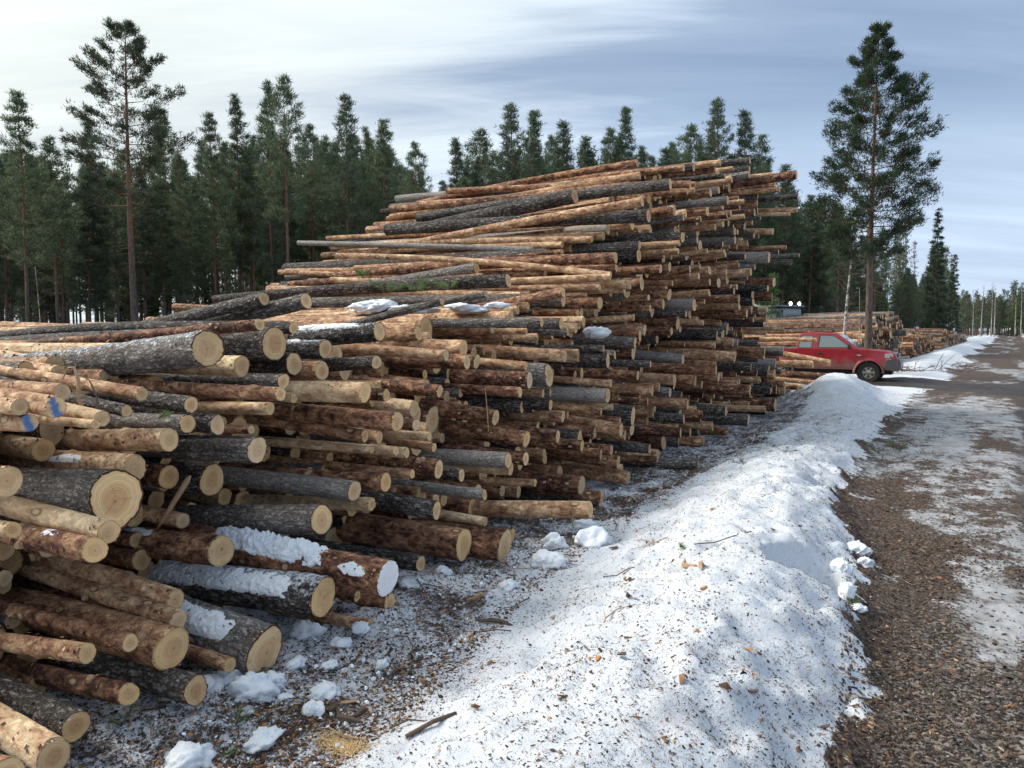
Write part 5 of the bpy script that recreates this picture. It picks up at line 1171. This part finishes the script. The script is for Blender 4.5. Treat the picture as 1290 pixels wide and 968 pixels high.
SLAB = ['tall pine at the left edge of the forest', 'shorter pine second from the left edge', 'pine just left of the tallest left tree', 'pine just right of the tallest left tree', 'pine left of the pointed pair over the leaning logs', 'slim pointed pine left of the twin tops', 'left one of twin pine tops left of centre', 'right one of twin pine tops left of centre', 'lower pine right of the twin tops', 'slender tall pine above the crest logs', 'pine right of the slender tall one', 'pine with pointed top left of the forest gap', 'last pine before the forest gap', 'first pine right of the forest gap', 'bushy pine above the left part of the summit', 'tall dense pine above the summit logs, left one', 'tall dense pine above the summit logs, right one', 'pine above the middle of the summit', 'low pine top over the summit middle', 'pine left of the pointed top over the summit', 'pointed pine top over the summit right half', 'low pine top over the summit between pointed ones', 'pine left of the tallest top above the summit end', 'tallest pine top above the summit end', 'pine right of the tallest top at the summit end', 'pine sloping down behind the summit end', 'pine behind the poking poles of the stack', 'pine standing between stack and lone pine', 'pine right behind the pickup left of the lone pine']
rt = random.Random(31)
for (x, y, H), lb in zip(SIL, SLAB): plant_tree(VAR[rt.randrange(len(VAR))], x, y, H, lb, wid=rt.uniform(.95, 1.25) if y < 55 else rt.uniform(1.25, 1.6), rg=rt)
# dense interior of the stand, behind the trees of the edge
nin = 0
for k in range(1600):
    if nin >= 205: break
    u = rt.uniform(-.82, .47); y0 = np.interp(u, [-.82, -.3, -.1, .2, .47], [35, 42, 52, 56, 60]); y = y0+rt.random()**1.3*34; x = u*y+rt.uniform(-1, 1)
    if .46 < x/y < .56 and y < 62: continue
    if any((x-a)**2+(y-b_)**2 < 1.1 for a, b_, _ in SIL): continue
    H = (1.85+y*float(np.interp(u, [-.82, -.5, -.3, -.16, -.1, 0, .28, .38, .47], [.225, .24, .265, .24, .19, .245, .25, .19, .13])))*rt.uniform(.80, 1.04); nin += 1
    plant_tree(VAR[rt.randrange(len(VAR))], x, y, H, 'slender pine inside the dense stand behind the log stack', group='pines of the dense stand', wid=rt.uniform(1.0, 1.45), rg=rt)
for k in range(20):
    u = rt.uniform(-.8, .4); y = np.interp(u, [-.8, 0, .4], [34, 50, 58])+rt.uniform(0, 16); plant_tree(rt.choice(YNG+SPR), u*y, y, rt.uniform(2.5, 6), 'young conifer growing low between the pine trunks', 'young_conifer', 'tree', 'young conifers under the pines', wid=rt.uniform(.8, 1.1), rg=rt)
# tall old pine left of the picture
OLD = tree_mesh(303, 16.2, .46, 3.7, 46, 48, 12, .21, .019, (.062, .086, .048), .21, 'pine', True, lambda t_: (1-t_)**.62*(.62+.5*min(1, t_*3)), .05)
plant_tree(OLD, -17.9, 36, 16.3, 'tallest old pine with wide crown rising over the left forest', rot=.4)
# the lone pine behind the pickup
LONE = tree_mesh(311, 13.5, .34, 2.5, 84, 50, 14, .17, .015, (.046, .072, .040), .165, 'pine', True, lambda t_: float(np.interp(t_, [0, .12, .16, .24, .30, .5, .75, .9, 1], [.5, .7, 1.15, 1.12, .85, .82, .52, .30, .12])), .075, True)
lone = plant_tree(LONE, 13.75, 29.1, 13.55, 'tall lone pine with orange trunk standing behind the red pickup', rot=2.2)
# spruces and pines by the road further on
plant_tree(SPR[0], 40.7, 73, 13.9, 'dark narrow spruce right of the lone pine', 'spruce_tree', rot=1, wid=1.0)
plant_tree(VAR[3], 41.6, 80, 8.7, 'small pine left of the dark narrow spruce', rot=2, wid=1.2)
plant_tree(SPR[1], 47.9, 85, 12.0, 'pointed spruce at the right of the dark group', 'spruce_tree', rot=3, wid=.95)
plant_tree(VAR[5], 45.3, 82, 11.0, 'pine just right of the dark narrow spruce', rot=3, wid=1.25)
plant_tree(SPR[1], 51.3, 88, 11.0, 'rightmost tall conifer of the dark group by the road', 'spruce_tree', rot=3.6, wid=.8)
plant_tree(VAR[1], 50.0, 90, 10.2, 'pine between the conifers of the dark group', rot=4, wid=1.2); plant_tree(VAR[0], 54.5, 95, 9.6, 'low pine at the right end of the dark group', rot=5, wid=1.1)
plant_tree(YNG[0], 42.0, 86, 6.4, 'yellow green young pine beyond the second stack', 'pine_tree', rot=1, wid=1.2); plant_tree(YNG[1], 38.2, 78, 5.8, 'yellow green bushy pine seen right of the lone trunk', 'pine_tree', rot=2, wid=1.2)
plant_tree(YNG[1], 13.2, 38.5, 5.0, 'bright green young pine seen between stack and forest machine', 'pine_tree', rot=2, wid=1.1)
for k in range(34):
    u = rt.uniform(.455, .60); y = rt.uniform(90, 150) if u > .5 else rt.uniform(66, 110)
    l_ = u*y*L[0]+y*L[1]
    if l_ > -8: continue
    plant_tree(rt.choice(VAR), u*y, y, rt.uniform(.75, 1)*min(y*.098, 13), 'dark conifer in the far wood left of the road', group='far conifers left of the road', wid=1.35, rg=rt)
# a slim birch before the second stack
def birch(x, y, H, seed, label, r=.07, group=None):
    rg = np.random.default_rng(seed); root = thing('birch_tree', label, 'tree', (x, y, gz(x*P[0]+y*P[1], x*L[0]+y*L[1])-.05), 0, group); mb = MB(); sw = rg.normal(0, .02, 2)*H
    zs = np.linspace(0, H, 7); pt = [(sw[0]*(z/H)**2, sw[1]*(z/H)**2, z) for z in zs]; mb.tube(pt, [r*(1-.85*z/H) for z in zs], 7); mb.build('trunk', BIRCH, root, smooth=True)
    mb = MB()
    for k in range(int(26)):
        t_ = rg.uniform(.35, .98); a_ = rg.uniform(0, 6.28); L_ = H*.16*(1.15-t_); c = Vector((sw[0]*t_**2, sw[1]*t_**2, t_*H)); d_ = Vector((math.cos(a_), math.sin(a_), 1.3)).normalized()
        m_ = c+d_*L_*.6; mb.tube([c, m_, c+d_*L_+Vector((0, 0, -.05*L_))], [r*.22, r*.14, r*.05], 3, False)
        for q in range(5): e_ = c+d_*L_*rg.uniform(.3, .95); mb.tube([e_, e_+Vector((rg.normal(0, .3)*L_, rg.normal(0, .3)*L_, rg.uniform(-.05, .45)*L_))], [r*.09, r*.03], 3, False)
    mb.build('branches', TWIG, root); return root
birch(13.25, 30.2, 6.2, 3, 'slim birch with white bark behind the pickup roof', .075)
birch(14.35, 31.2, 3.6, 9, 'thinner sapling just right of the slim birch', .028)
birch(-19.3, 31.0, 4.3, 5, 'thin bare sapling before the left forest', .035)
# birches and pines that close the view at the road's end
for k in range(11):
    x = 92+rt.uniform(0, 60); y = 172+rt.uniform(0, 26); l_ = x*L[0]+y*L[1]
    birch(x+ (8 if abs(l_) < 2 else 0), y, rt.uniform(9, 13.5), 60+k, 'bare birch in the row closing the road', .13, 'bare birches at the end of the road')
for k in range(34):
    y = rt.uniform(150, 230); x = y*rt.uniform(.60, .74)
    l_ = x*L[0]+y*L[1]
    if -7 < l_ < 6 and y < 205: continue
    plant_tree(rt.choice(VAR+YNG[:1]), x, y, (rt.uniform(9, 15) if x/y > .67 else rt.uniform(6.5, 10.5)), 'far conifer around the end of the road', group='conifers at the end of the road', wid=1.7, rg=rt)
# the wood further back reads as one mass
def far_wood():
    rg = np.random.default_rng(77); Vs = []; Cs = []; mb = MB()
    for k in range(760):
        u = rg.uniform(-.95, .60); y = rg.uniform(76, 120) if u < .45 else rg.uniform(125, 200)
        if k > 480: u = rg.uniform(.585, .78); y = rg.uniform(208, 275)
        x = u*y; H = (1.85+y*float(np.interp(u, [-.82, -.5, -.3, -.16, -.1, 0, .28, .38, .6], [.22, .235, .255, .23, .18, .24, .24, .17, .10])))*rg.uniform(.75, 1.0) if k <= 480 else rg.uniform(9, 13.5)*(1.15 if u > .66 else 1)
        l_ = x*L[0]+y*L[1]
        if l_ > -9 and k <= 480: continue
        mb.tube([(x, y, -.3), (x, y, H)], [.15, .03], 5, False); n = 110; z = H*(.22+.78*rg.random(n)); rad = 1.7*np.clip(1-(z/H-.22)/.78, 0, 1)**.7*rg.random(n)**.5; a_ = rg.uniform(0, 6.28, n)
        pts = np.stack([x+rad*np.cos(a_), y+rad*np.sin(a_), z], -1); V, c = tufts(rg, pts, np.tile([0, 0, .8], (n, 1)), 4, .55, .10, GPINE, .9); Vs.append(V); Cs.append(c)
    V = np.concatenate(Vs); me = mesh_np('far_wood', V, [np.arange(len(V)).reshape(-1, 3)], [NEEDLE], None, {'v': ('FLOAT_COLOR', np.concatenate(Cs))}, False)
    o = tag(link('far_wood', me), 'far pine wood reading as one dark mass behind the stand', None, None, 'stuff')
    return tag(mb.build('far_wood_trunks', TRUNK, o), None, None, None, 'stuff')
far_wood()
print('trees', round(time.time()-T0, 1))

# ------------------------------------------------------------------ the red pickup
RED = plain('red_paint', (.30, .009, .020), .28, var=.06, scale=3, spec=.5, coat=.6); BLK = plain('black_plastic', (.018, .019, .021), .6, var=.2); GRYP = plain('grey_bumper', (.055, .062, .070), .5, var=.15)
TYRE = plain('tyre_rubber', (.022, .021, .020), .85, var=.3, scale=20, bump=.004); RIM = plain('steel_rim', (.36, .34, .31), .4, .7, var=.25, scale=20); GLS = plain('window_glass', (.15, .18, .19), .06, var=.1, spec=.9, coat=.3)
LAMP = plain('lamp_glass', (.62, .64, .64), .12, var=.2, scale=30, spec=.8); AMB = plain('amber_lens', (.6, .2, .03), .2); CHR = plain('chrome', (.55, .56, .57), .2, 1.0); WHT = plain('white_badge', (.75, .76, .78), .5); SEAT = plain('seat_cloth', (.25, .26, .27), .9)
def muddy(m):
    bb = NB(m.node_tree); pr = [n for n in m.node_tree.nodes if n.type == 'BSDF_PRINCIPLED'][0]; src = pr.inputs['Base Color'].links[0].from_socket
    o = bb.n('ShaderNodeTexCoord').outputs['Object']; z = bb.n('ShaderNodeSeparateXYZ', i={0: o}).outputs[2]
    n = bb.noise(o, 5, 5, .65); f = bb.m('MULTIPLY', bb.smooth(bb.m('ADD', z, bb.m('MULTIPLY', bb.m('SUBTRACT', n, .5), .9)), .98, .45), .75)
    f2 = bb.m('MULTIPLY', bb.smooth(bb.noise(o, 14, 5, .7), .5, .75), .22); f = bb.m('MAXIMUM', f, f2)
    m.node_tree.links.new(bb.mix(f, src, (.17, .12, .095)), pr.inputs['Base Color']); m.node_tree.links.new(bb.m('ADD', .28, bb.m('MULTIPLY', f, .5)), pr.inputs['Roughness']); m.node_tree.links.new(bb.m('MULTIPLY', bb.m('SUBTRACT', 1.0, f), .5), pr.inputs['Coat Weight'])
muddy(RED); muddy(GRYP)
ph = math.radians(-31)
tr = thing('pickup_truck', 'red four wheel drive pickup parked between the log stacks', 'pickup truck', (12.75-.0, 26.75, -.02), ph)
TY = .86      # half width; local x forward (0 = front axle), y to its left, z up; camera sees y<0
def arch(cx, r=.455, n=9): return [(cx+r*math.cos(PI*k/(n-1)), .36+r*math.sin(PI*k/(n-1))*1.02) for k in range(n)]
a1 = arch(0.0); a2 = arch(-2.95)
low = [(.80, .50), (.86, .62), (.87, .86), (.80, 1.04), (.55, 1.10), (.1, 1.15), (-.32, 1.19), (-.34, 1.17), (-2.36, 1.17), (-2.40, .46), (-.50, .46)]
low = [(.80, .50)]+[(.86, .62), (.87, .90), (.78, 1.05), (.45, 1.115), (0, 1.155), (-.33, 1.185), (-2.38, 1.185), (-2.40, .46), (-.47, .46)]+list(reversed(a1))+[(.47, .46)]
mb = MB(); mb.prism(low, -TY, TY, lambda x, z: (.05 if z > 1.0 else 0)+(.10 if x > .8 else (.03 if x > .6 else 0))+(.03 if z < .5 else 0)); mb.build('body', RED, tr, bevel=.025)
hood = [(.78, 1.04), (.5, 1.12), (0, 1.165), (-.36, 1.20), (-.36, 1.08), (.74, .98)]
mb = MB(); mb.prism(hood, -.70, .70, lambda x, z: .10 if x > .6 else 0); hd = mb.build('hood', RED, tr, bevel=.03)
cab = [(-.30, 1.17), (-1.02, 1.69), (-1.25, 1.745), (-1.8, 1.765), (-2.22, 1.745), (-2.34, 1.66), (-2.42, 1.17)]
ci_ = lambda x, z: .03+.20*max(0, (z-1.17)/.6)
mb = MB(); mb.prism(cab, -TY+.02, TY-.02, ci_); mb.build('cab', RED, tr, bevel=.03)
def side_pane(prof, name, mat, off=.006, parent=tr, th=.012):
    for sgn in (-1, 1):
        mb = MB(); vs = []; n = len(prof)
        for o_ in (off, off-th):
            for x, z in prof: vs.append((x, sgn*(TY-.02-ci_(x, z)+o_), z))
        mb.add(vs, [tuple(range(n)), tuple(reversed(range(n, 2*n)))]+[(k, (k+1) % n, n+(k+1) % n, n+k) for k in range(n)]); o = mb.build(name, mat, parent)
    return o
side_pane([(-.56, 1.215), (-1.07, 1.60), (-1.18, 1.645), (-1.62, 1.66), (-1.66, 1.63), (-1.68, 1.215)], 'window_trim', BLK, .004); side_pane([(-.61, 1.235), (-1.10, 1.59), (-1.20, 1.625), (-1.60, 1.64), (-1.635, 1.235)], 'side_window', GLS, .010)
side_pane([(-1.86, 1.19), (-1.83, 1.62), (-1.88, 1.665), (-2.22, 1.655), (-2.30, 1.60), (-2.34, 1.24), (-2.30, 1.19)], 'window_trim', BLK, .004); side_pane([(-1.885, 1.215), (-1.86, 1.61), (-1.91, 1.64), (-2.20, 1.632), (-2.27, 1.585), (-2.31, 1.25), (-2.28, 1.215)], 'rear_side_window', GLS, .010)
# windscreen
mb = MB(); n0 = Vector((.59, 0, .81)).normalized()*.012
ws = [(-.36, -.74, 1.215), (-.36, .74, 1.215), (-1.0, .60, 1.675), (-1.0, -.60, 1.675)]; mb.add([Vector(p)+n0 for p in ws]+[Vector(p)-n0*.6 for p in ws], [(0, 1, 2, 3), (7, 6, 5, 4), (0, 4, 5, 1), (1, 5, 6, 2), (2, 6, 7, 3), (3, 7, 4, 0)]); mb.build('windscreen', GLS, tr)
mb = MB(); mb.tube([(-.34, -.5, 1.235), (-.62, -.15, 1.44)], .007, 5); mb.build('wiper', BLK, tr); mb = MB(); mb.tube([(-.34, .1, 1.235), (-.62, .45, 1.44)], .007, 5); mb.build('wiper', BLK, tr)
# bed
a2r = list(reversed(a2)); bed = [(-2.44, .50), (-2.44, 1.13), (-4.15, 1.13), (-4.17, .55), (-3.42, .50)]+[(x, z) for x, z in a2]+[(-2.48, .50)]
bed = [(-2.44, 1.13), (-4.15, 1.13), (-4.17, .56), (-3.42, .50)]+list(reversed(a2))+[(-2.46, .50)]
for sg in (-1, 1):
    mb = MB(); mb.prism(bed, sg*TY-(.04 if sg > 0 else 0), sg*TY+(.04 if sg < 0 else 0)); mb.build('bed_side', RED, tr, bevel=.012)
mb = MB(); mb.box((-3.3, 0, .62), (1.7, 1.66, .05)); mb.build('bed_floor', BLK, tr); mb = MB(); mb.box((-4.15, 0, .85), (.05, 1.66, .56)); mb.build('tailgate', RED, tr, bevel=.01)
mb = MB(); mb.box((-4.28, 0, .55), (.14, 1.6, .16)); mb.build('rear_bumper', CHR, tr, bevel=.02)
for sg in (-1, 1):
    mb = MB(); mb.box((-4.16, sg*.80, .95), (.06, .12, .30)); mb.build('tail_light', plain('tail_lens', (.35, .01, .01), .2) if sg < 0 else bpy.data.materials['tail_lens'], tr)
mb = MB(); mb.box((-1.6, 0, .38), (4.6, .9, .16)); mb.build('chassis', BLK, tr, bevel=.02)
# door seams, sill line, handles, mirrors, badge
def seam(pts, name='door_seam', r=.006, mat=BLK):
    for sg in (-1, 1):
        mb = MB(); mb.tube([(x, sg*(TY+.001 if z < 1.0 else TY-.048 if z < 1.19 else TY-.02-ci_(x, z)), z) for x, z in pts], r, 4); mb.build(name, mat, tr)
seam([(-.45, .98), (-.45, .60), (-.58, .52), (-1.72, .52), (-1.75, .62), (-1.75, .98)]); seam([(-1.75, 1.2), (-1.74, 1.64), (-1.68, 1.69), (-1.22, 1.685), (-1.05, 1.64), (-.5, 1.22)])
seam([(-.42, .72), (-2.38, .72)], 'body_crease', .005, RED); seam([(.40, .80), (.80, .82)], 'body_crease', .004, RED)
for sg in (-1, 1):
    mb = MB(); mb.box((-1.58, sg*(TY+.008), 1.02), (.17, .03, .055)); mb.build('door_handle', BLK, tr, bevel=.01)
    mb = MB(); mb.box((-.62, sg*(TY+.13), 1.27), (.09, .20, .17)); mr = mb.build('mirror', BLK, tr, bevel=.03)
    mb = MB(); mb.tube([(-.58, sg*(TY-.06), 1.22), (-.61, sg*(TY+.06), 1.25)], .02, 6); mb.build('mirror_arm', BLK, mr)
    mb = MB(); mb.add([(-.40, sg*(TY+.004), .985), (-.22, sg*(TY+.004), .985), (-.24, sg*(TY+.004), 1.0), (-.29, sg*(TY+.004), .955), (-.33, sg*(TY+.004), .945), (-.36, sg*(TY+.004), .965)], [(0, 1, 2), (0, 1, 3, 4, 5)] if sg > 0 else [(0, 1, 3, 4, 5)]); mb.build('white_badge', WHT, tr)
    # lamps
    mb = MB(); hl = [(.50, .89), (.50, 1.03), (.74, 1.045), (.845, .99), (.875, .90), (.84, .875)]
    vs = [(x, sg*(TY-.055-(.10 if x > .8 else .02 if x > .6 else -.057)+.012), z) for x, z in hl]+[(x*.97, sg*(.50), z) for x, z in hl]; mb.add(vs, [tuple(range(6)), tuple(range(11, 5, -1))]+[(k, (k+1) % 6, 6+(k+1) % 6, 6+k) for k in range(6)]); hlo = mb.build('headlight', LAMP, tr, bevel=.008)
    mb = MB(); mb.lathe([(.0, 0), (.055, 0), (.06, .02)], 14, 'y', (.70, sg*(TY-.065) - (.0 if sg > 0 else .0), .965)); mb.build('reflector', CHR, hlo)
    mb = MB(); mb.box((.62, sg*(TY-.0), .845), (.16, .02, .035)); mb.build('turn_signal', AMB, tr, bevel=.004)
    # fender flare
    for cx, mt in ((0, RED), (-2.95, RED)):
        mb = MB(); ar = arch(cx, .475, 15); ai = arch(cx, .43, 15); vs = [(x, sg*(TY+.035), z) for x, z in ar]+[(x, sg*(TY+.05), z) for x, z in ai]+[(x, sg*(TY-.05), z) for x, z in ai]+[(x, sg*(TY-.02), z) for x, z in arch(cx, .51, 15)]
        fs = []; n = 15
        for q in range(n-1):
            for j in range(3): fs.append((j*n+q, j*n+q+1, (j+1)*n+q+1, (j+1)*n+q))
            fs.append((3*n+q, 3*n+q+1, q+1, q))
        mb.add(vs, fs); mb.build('wheel_arch', mt, tr, smooth=False)
# front end
bp_ = [(.72, .46), (.90, .42), (.97, .50), (.99, .70), (.94, .84), (.72, .86), (.52, .80), (.50, .60), (.56, .46)]
mb = MB(); mb.prism(bp_, -.86, .86, lambda x, z: .16 if x > .93 else .09 if x > .88 else -.015); bo = mb.build('front_bumper', GRYP, tr, bevel=.02)
mb = MB(); mb.box((.985, -.42, .62), (.02, .22, .10)); mb.build('fog_lamp', LAMP, bo); mb = MB(); mb.box((.985, .42, .62), (.02, .22, .10)); mb.build('fog_lamp', LAMP, bo)
mb = MB(); mb.box((.995, 0, .68), (.012, .50, .11)); mb.build('number_plate', WHT, bo)
mb = MB(); mb.box((.872, 0, .965), (.03, 1.02, .17)); gr_ = mb.build('grille', BLK, tr, bevel=.01)
for k in range(4): mb = MB(); mb.box((.892, 0, .905+.04*k), (.012, .98, .014)); mb.build('grille_bar', CHR, gr_)
# wheels
def wheel(cx, sg):
    e = bpy.data.objects.new('wheel', None); COL.objects.link(e); e.parent = tr; e.location = (cx, sg*.745, .375)
    mb = MB(); mb.lathe([(.21, -.115), (.33, -.125), (.368, -.10), (.378, -.05), (.378, .05), (.368, .10), (.33, .125), (.21, .115)], 30, 'y', cap=False)
    for k in range(30):
        a_ = 2*PI*k/30; R_ = Matrix.Rotation(-a_, 3, 'Y'); mb.box(R_ @ Vector((.375, .05*(1 if k % 2 else -1), 0)), (.022, .11, .04), R_)
    mb.build('tyre', TYRE, e)
    mb = MB(); mb.lathe([(.215, sg*.10), (.205, sg*.105), (.19, sg*.05), (.12, sg*.045), (.085, sg*.085), (.03, sg*.10), (.001, sg*.10)], 26, 'y', cap=False); ri = mb.build('rim', RIM, e, smooth=False)
    for k in range(6):
        a_ = 2*PI*k/6; mb = MB(); R_ = Matrix.Rotation(-a_, 3, 'Y'); mb.box(R_ @ Vector((.145, sg*.066, 0)), (.12, .03, .055), R_); mb.build('spoke', RIM, e, bevel=.008)
        mb = MB(); R2_ = Matrix.Rotation(-a_-PI/6, 3, 'Y'); c_ = R2_ @ Vector((.150, sg*.057, 0)); mb.lathe([(.0, 0), (.032, 0), (.032, sg*.004)], 10, 'y', c_); mb.build('rim_slot', BLK, e)
for cx in (0, -2.95):
    for sg in (-1, 1): wheel(cx, sg)
mb = MB(); mb.tube([(-.2, -.78, 1.17), (-.35, -.78, 1.55)], .005, 4); mb.build('aerial', BLK, tr)

# ------------------------------------------------------------------ forest machine half hidden beyond the stack
STL = plain('machine_grey', (.13, .16, .20), .5, var=.25, scale=4, coat=.2); GRN = plain('machine_green', (.05, .13, .07), .5, var=.2); LIT = plain('lit_lamp', (.9, .9, .8), .3, emit=((1.0, .95, .72), 14.0))
fm = thing('forest_machine', 'grey blue forest machine with two lit lamps on its cab behind the log stack', 'forest machine', (14.05, 39.6, .1), math.radians(-62))
mb = MB(); mb.box((0, 0, 1.0), (4.6, 1.7, .7)); mb.build('chassis', STL, fm, bevel=.06)
mb = MB(); mb.prism([(-.8, 1.36), (.55, 1.36), (.78, 1.9), (.66, 2.86), (-.7, 2.86), (-.8, 2.2)], -.8, .8, lambda x, z: .05 if z > 2.5 else 0); cb_ = mb.build('cab', STL, fm, bevel=.05)
mb = MB(); mb.box((.735, 0, 2.32), (.02, 1.3, .85)); mb.build('front_window', GLS, cb_)
for sg in (-1, 1): mb = MB(); mb.box((-.05, sg*.795, 2.3), (1.1, .02, .8)); mb.build('side_window', GLS, cb_)
mb = MB(); mb.box((0, 0, 2.93), (1.6, 1.7, .10)); mb.build('roof', STL, fm, bevel=.03)
for k, yy in enumerate((-.25, .38)):
    mb = MB(); mb.box((.80, yy, 3.06), (.10, .26, .18)); lh = mb.build('work_lamp', BLK, fm, bevel=.02); mb = MB(); mb.lathe([(.0, 0), (.085, 0), (.085, .02), (.0, .02)], 14, 'z'); ll = mb.build('lens', LIT, lh); ll.rotation_euler = (0, PI/2, 0); ll.location = (.852, yy, 3.06)
mb = MB(); mb.box((2.6, 0, 1.45), (1.4, 1.5, .9)); mb.build('engine_cover', GRN, fm, bevel=.08)
mb = MB(); mb.tube([(-1.1, 0, 1.4), (-1.2, 0, 2.8), (-2.6, 0, 3.4), (-3.8, 0, 2.4)], [.14, .12, .09, .07], 8); mb.build('crane_arm', GRN, fm)
for x in (-3.0, -1.9, 1.9, 3.0):
    for sg in (-1, 1): mb = MB(); mb.lathe([(.3, -.28), (.6, -.3), (.66, -.2), (.66, .2), (.6, .3), (.3, .28)], 22, 'y', (x, sg*1.05, .66)); mb.build('wheel', TYRE, fm)
# brush lying by the road past the pickup
for k, (s_, l_, a_, n_, lb) in enumerate([(33.0, -3.3, .4, 26, 'heap of bare brushwood on snow before the pickup nose'), (35.5, -1.9, 1.1, 12, 'dead branch standing out of the roadside snow'), (41, -1.7, .2, 14, 'small tangle of twigs on the snow near the road')]):
    rg = random.Random(k+3); mb = MB(); c = wv(s_, l_, gz(s_, l_))
    for q in range(n_):
        an = rg.uniform(0, 6.28); ln = rg.uniform(.4, 1.3); d_ = Vector((math.cos(an), math.sin(an), rg.uniform(0, .35) if k != 1 else rg.uniform(.1, 1.2))).normalized(); p0 = c+Vector((rg.uniform(-.6, .6), rg.uniform(-.5, .5), .03)); p1 = p0+d_*ln*.5+Vector((0, 0, .04))
        mb.tube([p0, p1, p0+d_*ln], [.014, .010, .004], 4, False)
        for w_ in range(2): d2 = (d_+Vector((rg.uniform(-.7, .7), rg.uniform(-.7, .7), rg.uniform(0, .5)))).normalized(); mb.tube([p1, p1+d2*ln*.4], [.007, .003], 3, False)
    tag(mb.build('brushwood', TWIG, None), lb, 'brushwood')
print('done', round(time.time()-T0, 1), 'objects', len(bpy.data.objects))

# fallen branches and torn bark strips around the logs' feet
rb = random.Random(91)
for k in range(26):
    s_ = rb.choice([rb.uniform(1.7, 4.5), rb.uniform(3, 9)]); f_ = float(np.interp(s_, LF_S, LF_L)); l_ = f_+rb.uniform(-.55, .35) if k % 4 else rb.uniform(-2.4, -1.2)
    an = rb.uniform(0, 6.28); ln = rb.uniform(.10, .38); pts = []
    for j in range(4):
        q = ln*j/3; sx = s_+math.cos(an+.25*j)*q; lx = l_+math.sin(an+.25*j)*q; pts.append(wv(sx, lx, gz(sx, lx)+.012+.012*math.sin(j*1.7)))
    mb = MB()
    if k % 3: mb.tube(pts, [.005, .0045, .0035, .0015], 5); mb.tube([pts[1], pts[1]+Vector((rb.uniform(-.06, .06), rb.uniform(-.06, .06), .03))], [.003, .001], 4)
    else: mb.tube(pts, [.006, .016, .014, .005], 5); 
    tag(mb.build('twig' if k % 3 else 'bark_strip', TWIG if k % 2 else TWIG_PALE, None), ['broken twig on the littered snow by the log stack', 'torn bark strip on the littered snow by the log stack'][0 if k % 3 else 1], 'twig' if k % 3 else 'bark strip', 'broken twigs around the stack' if k % 3 else 'torn bark strips around the stack')
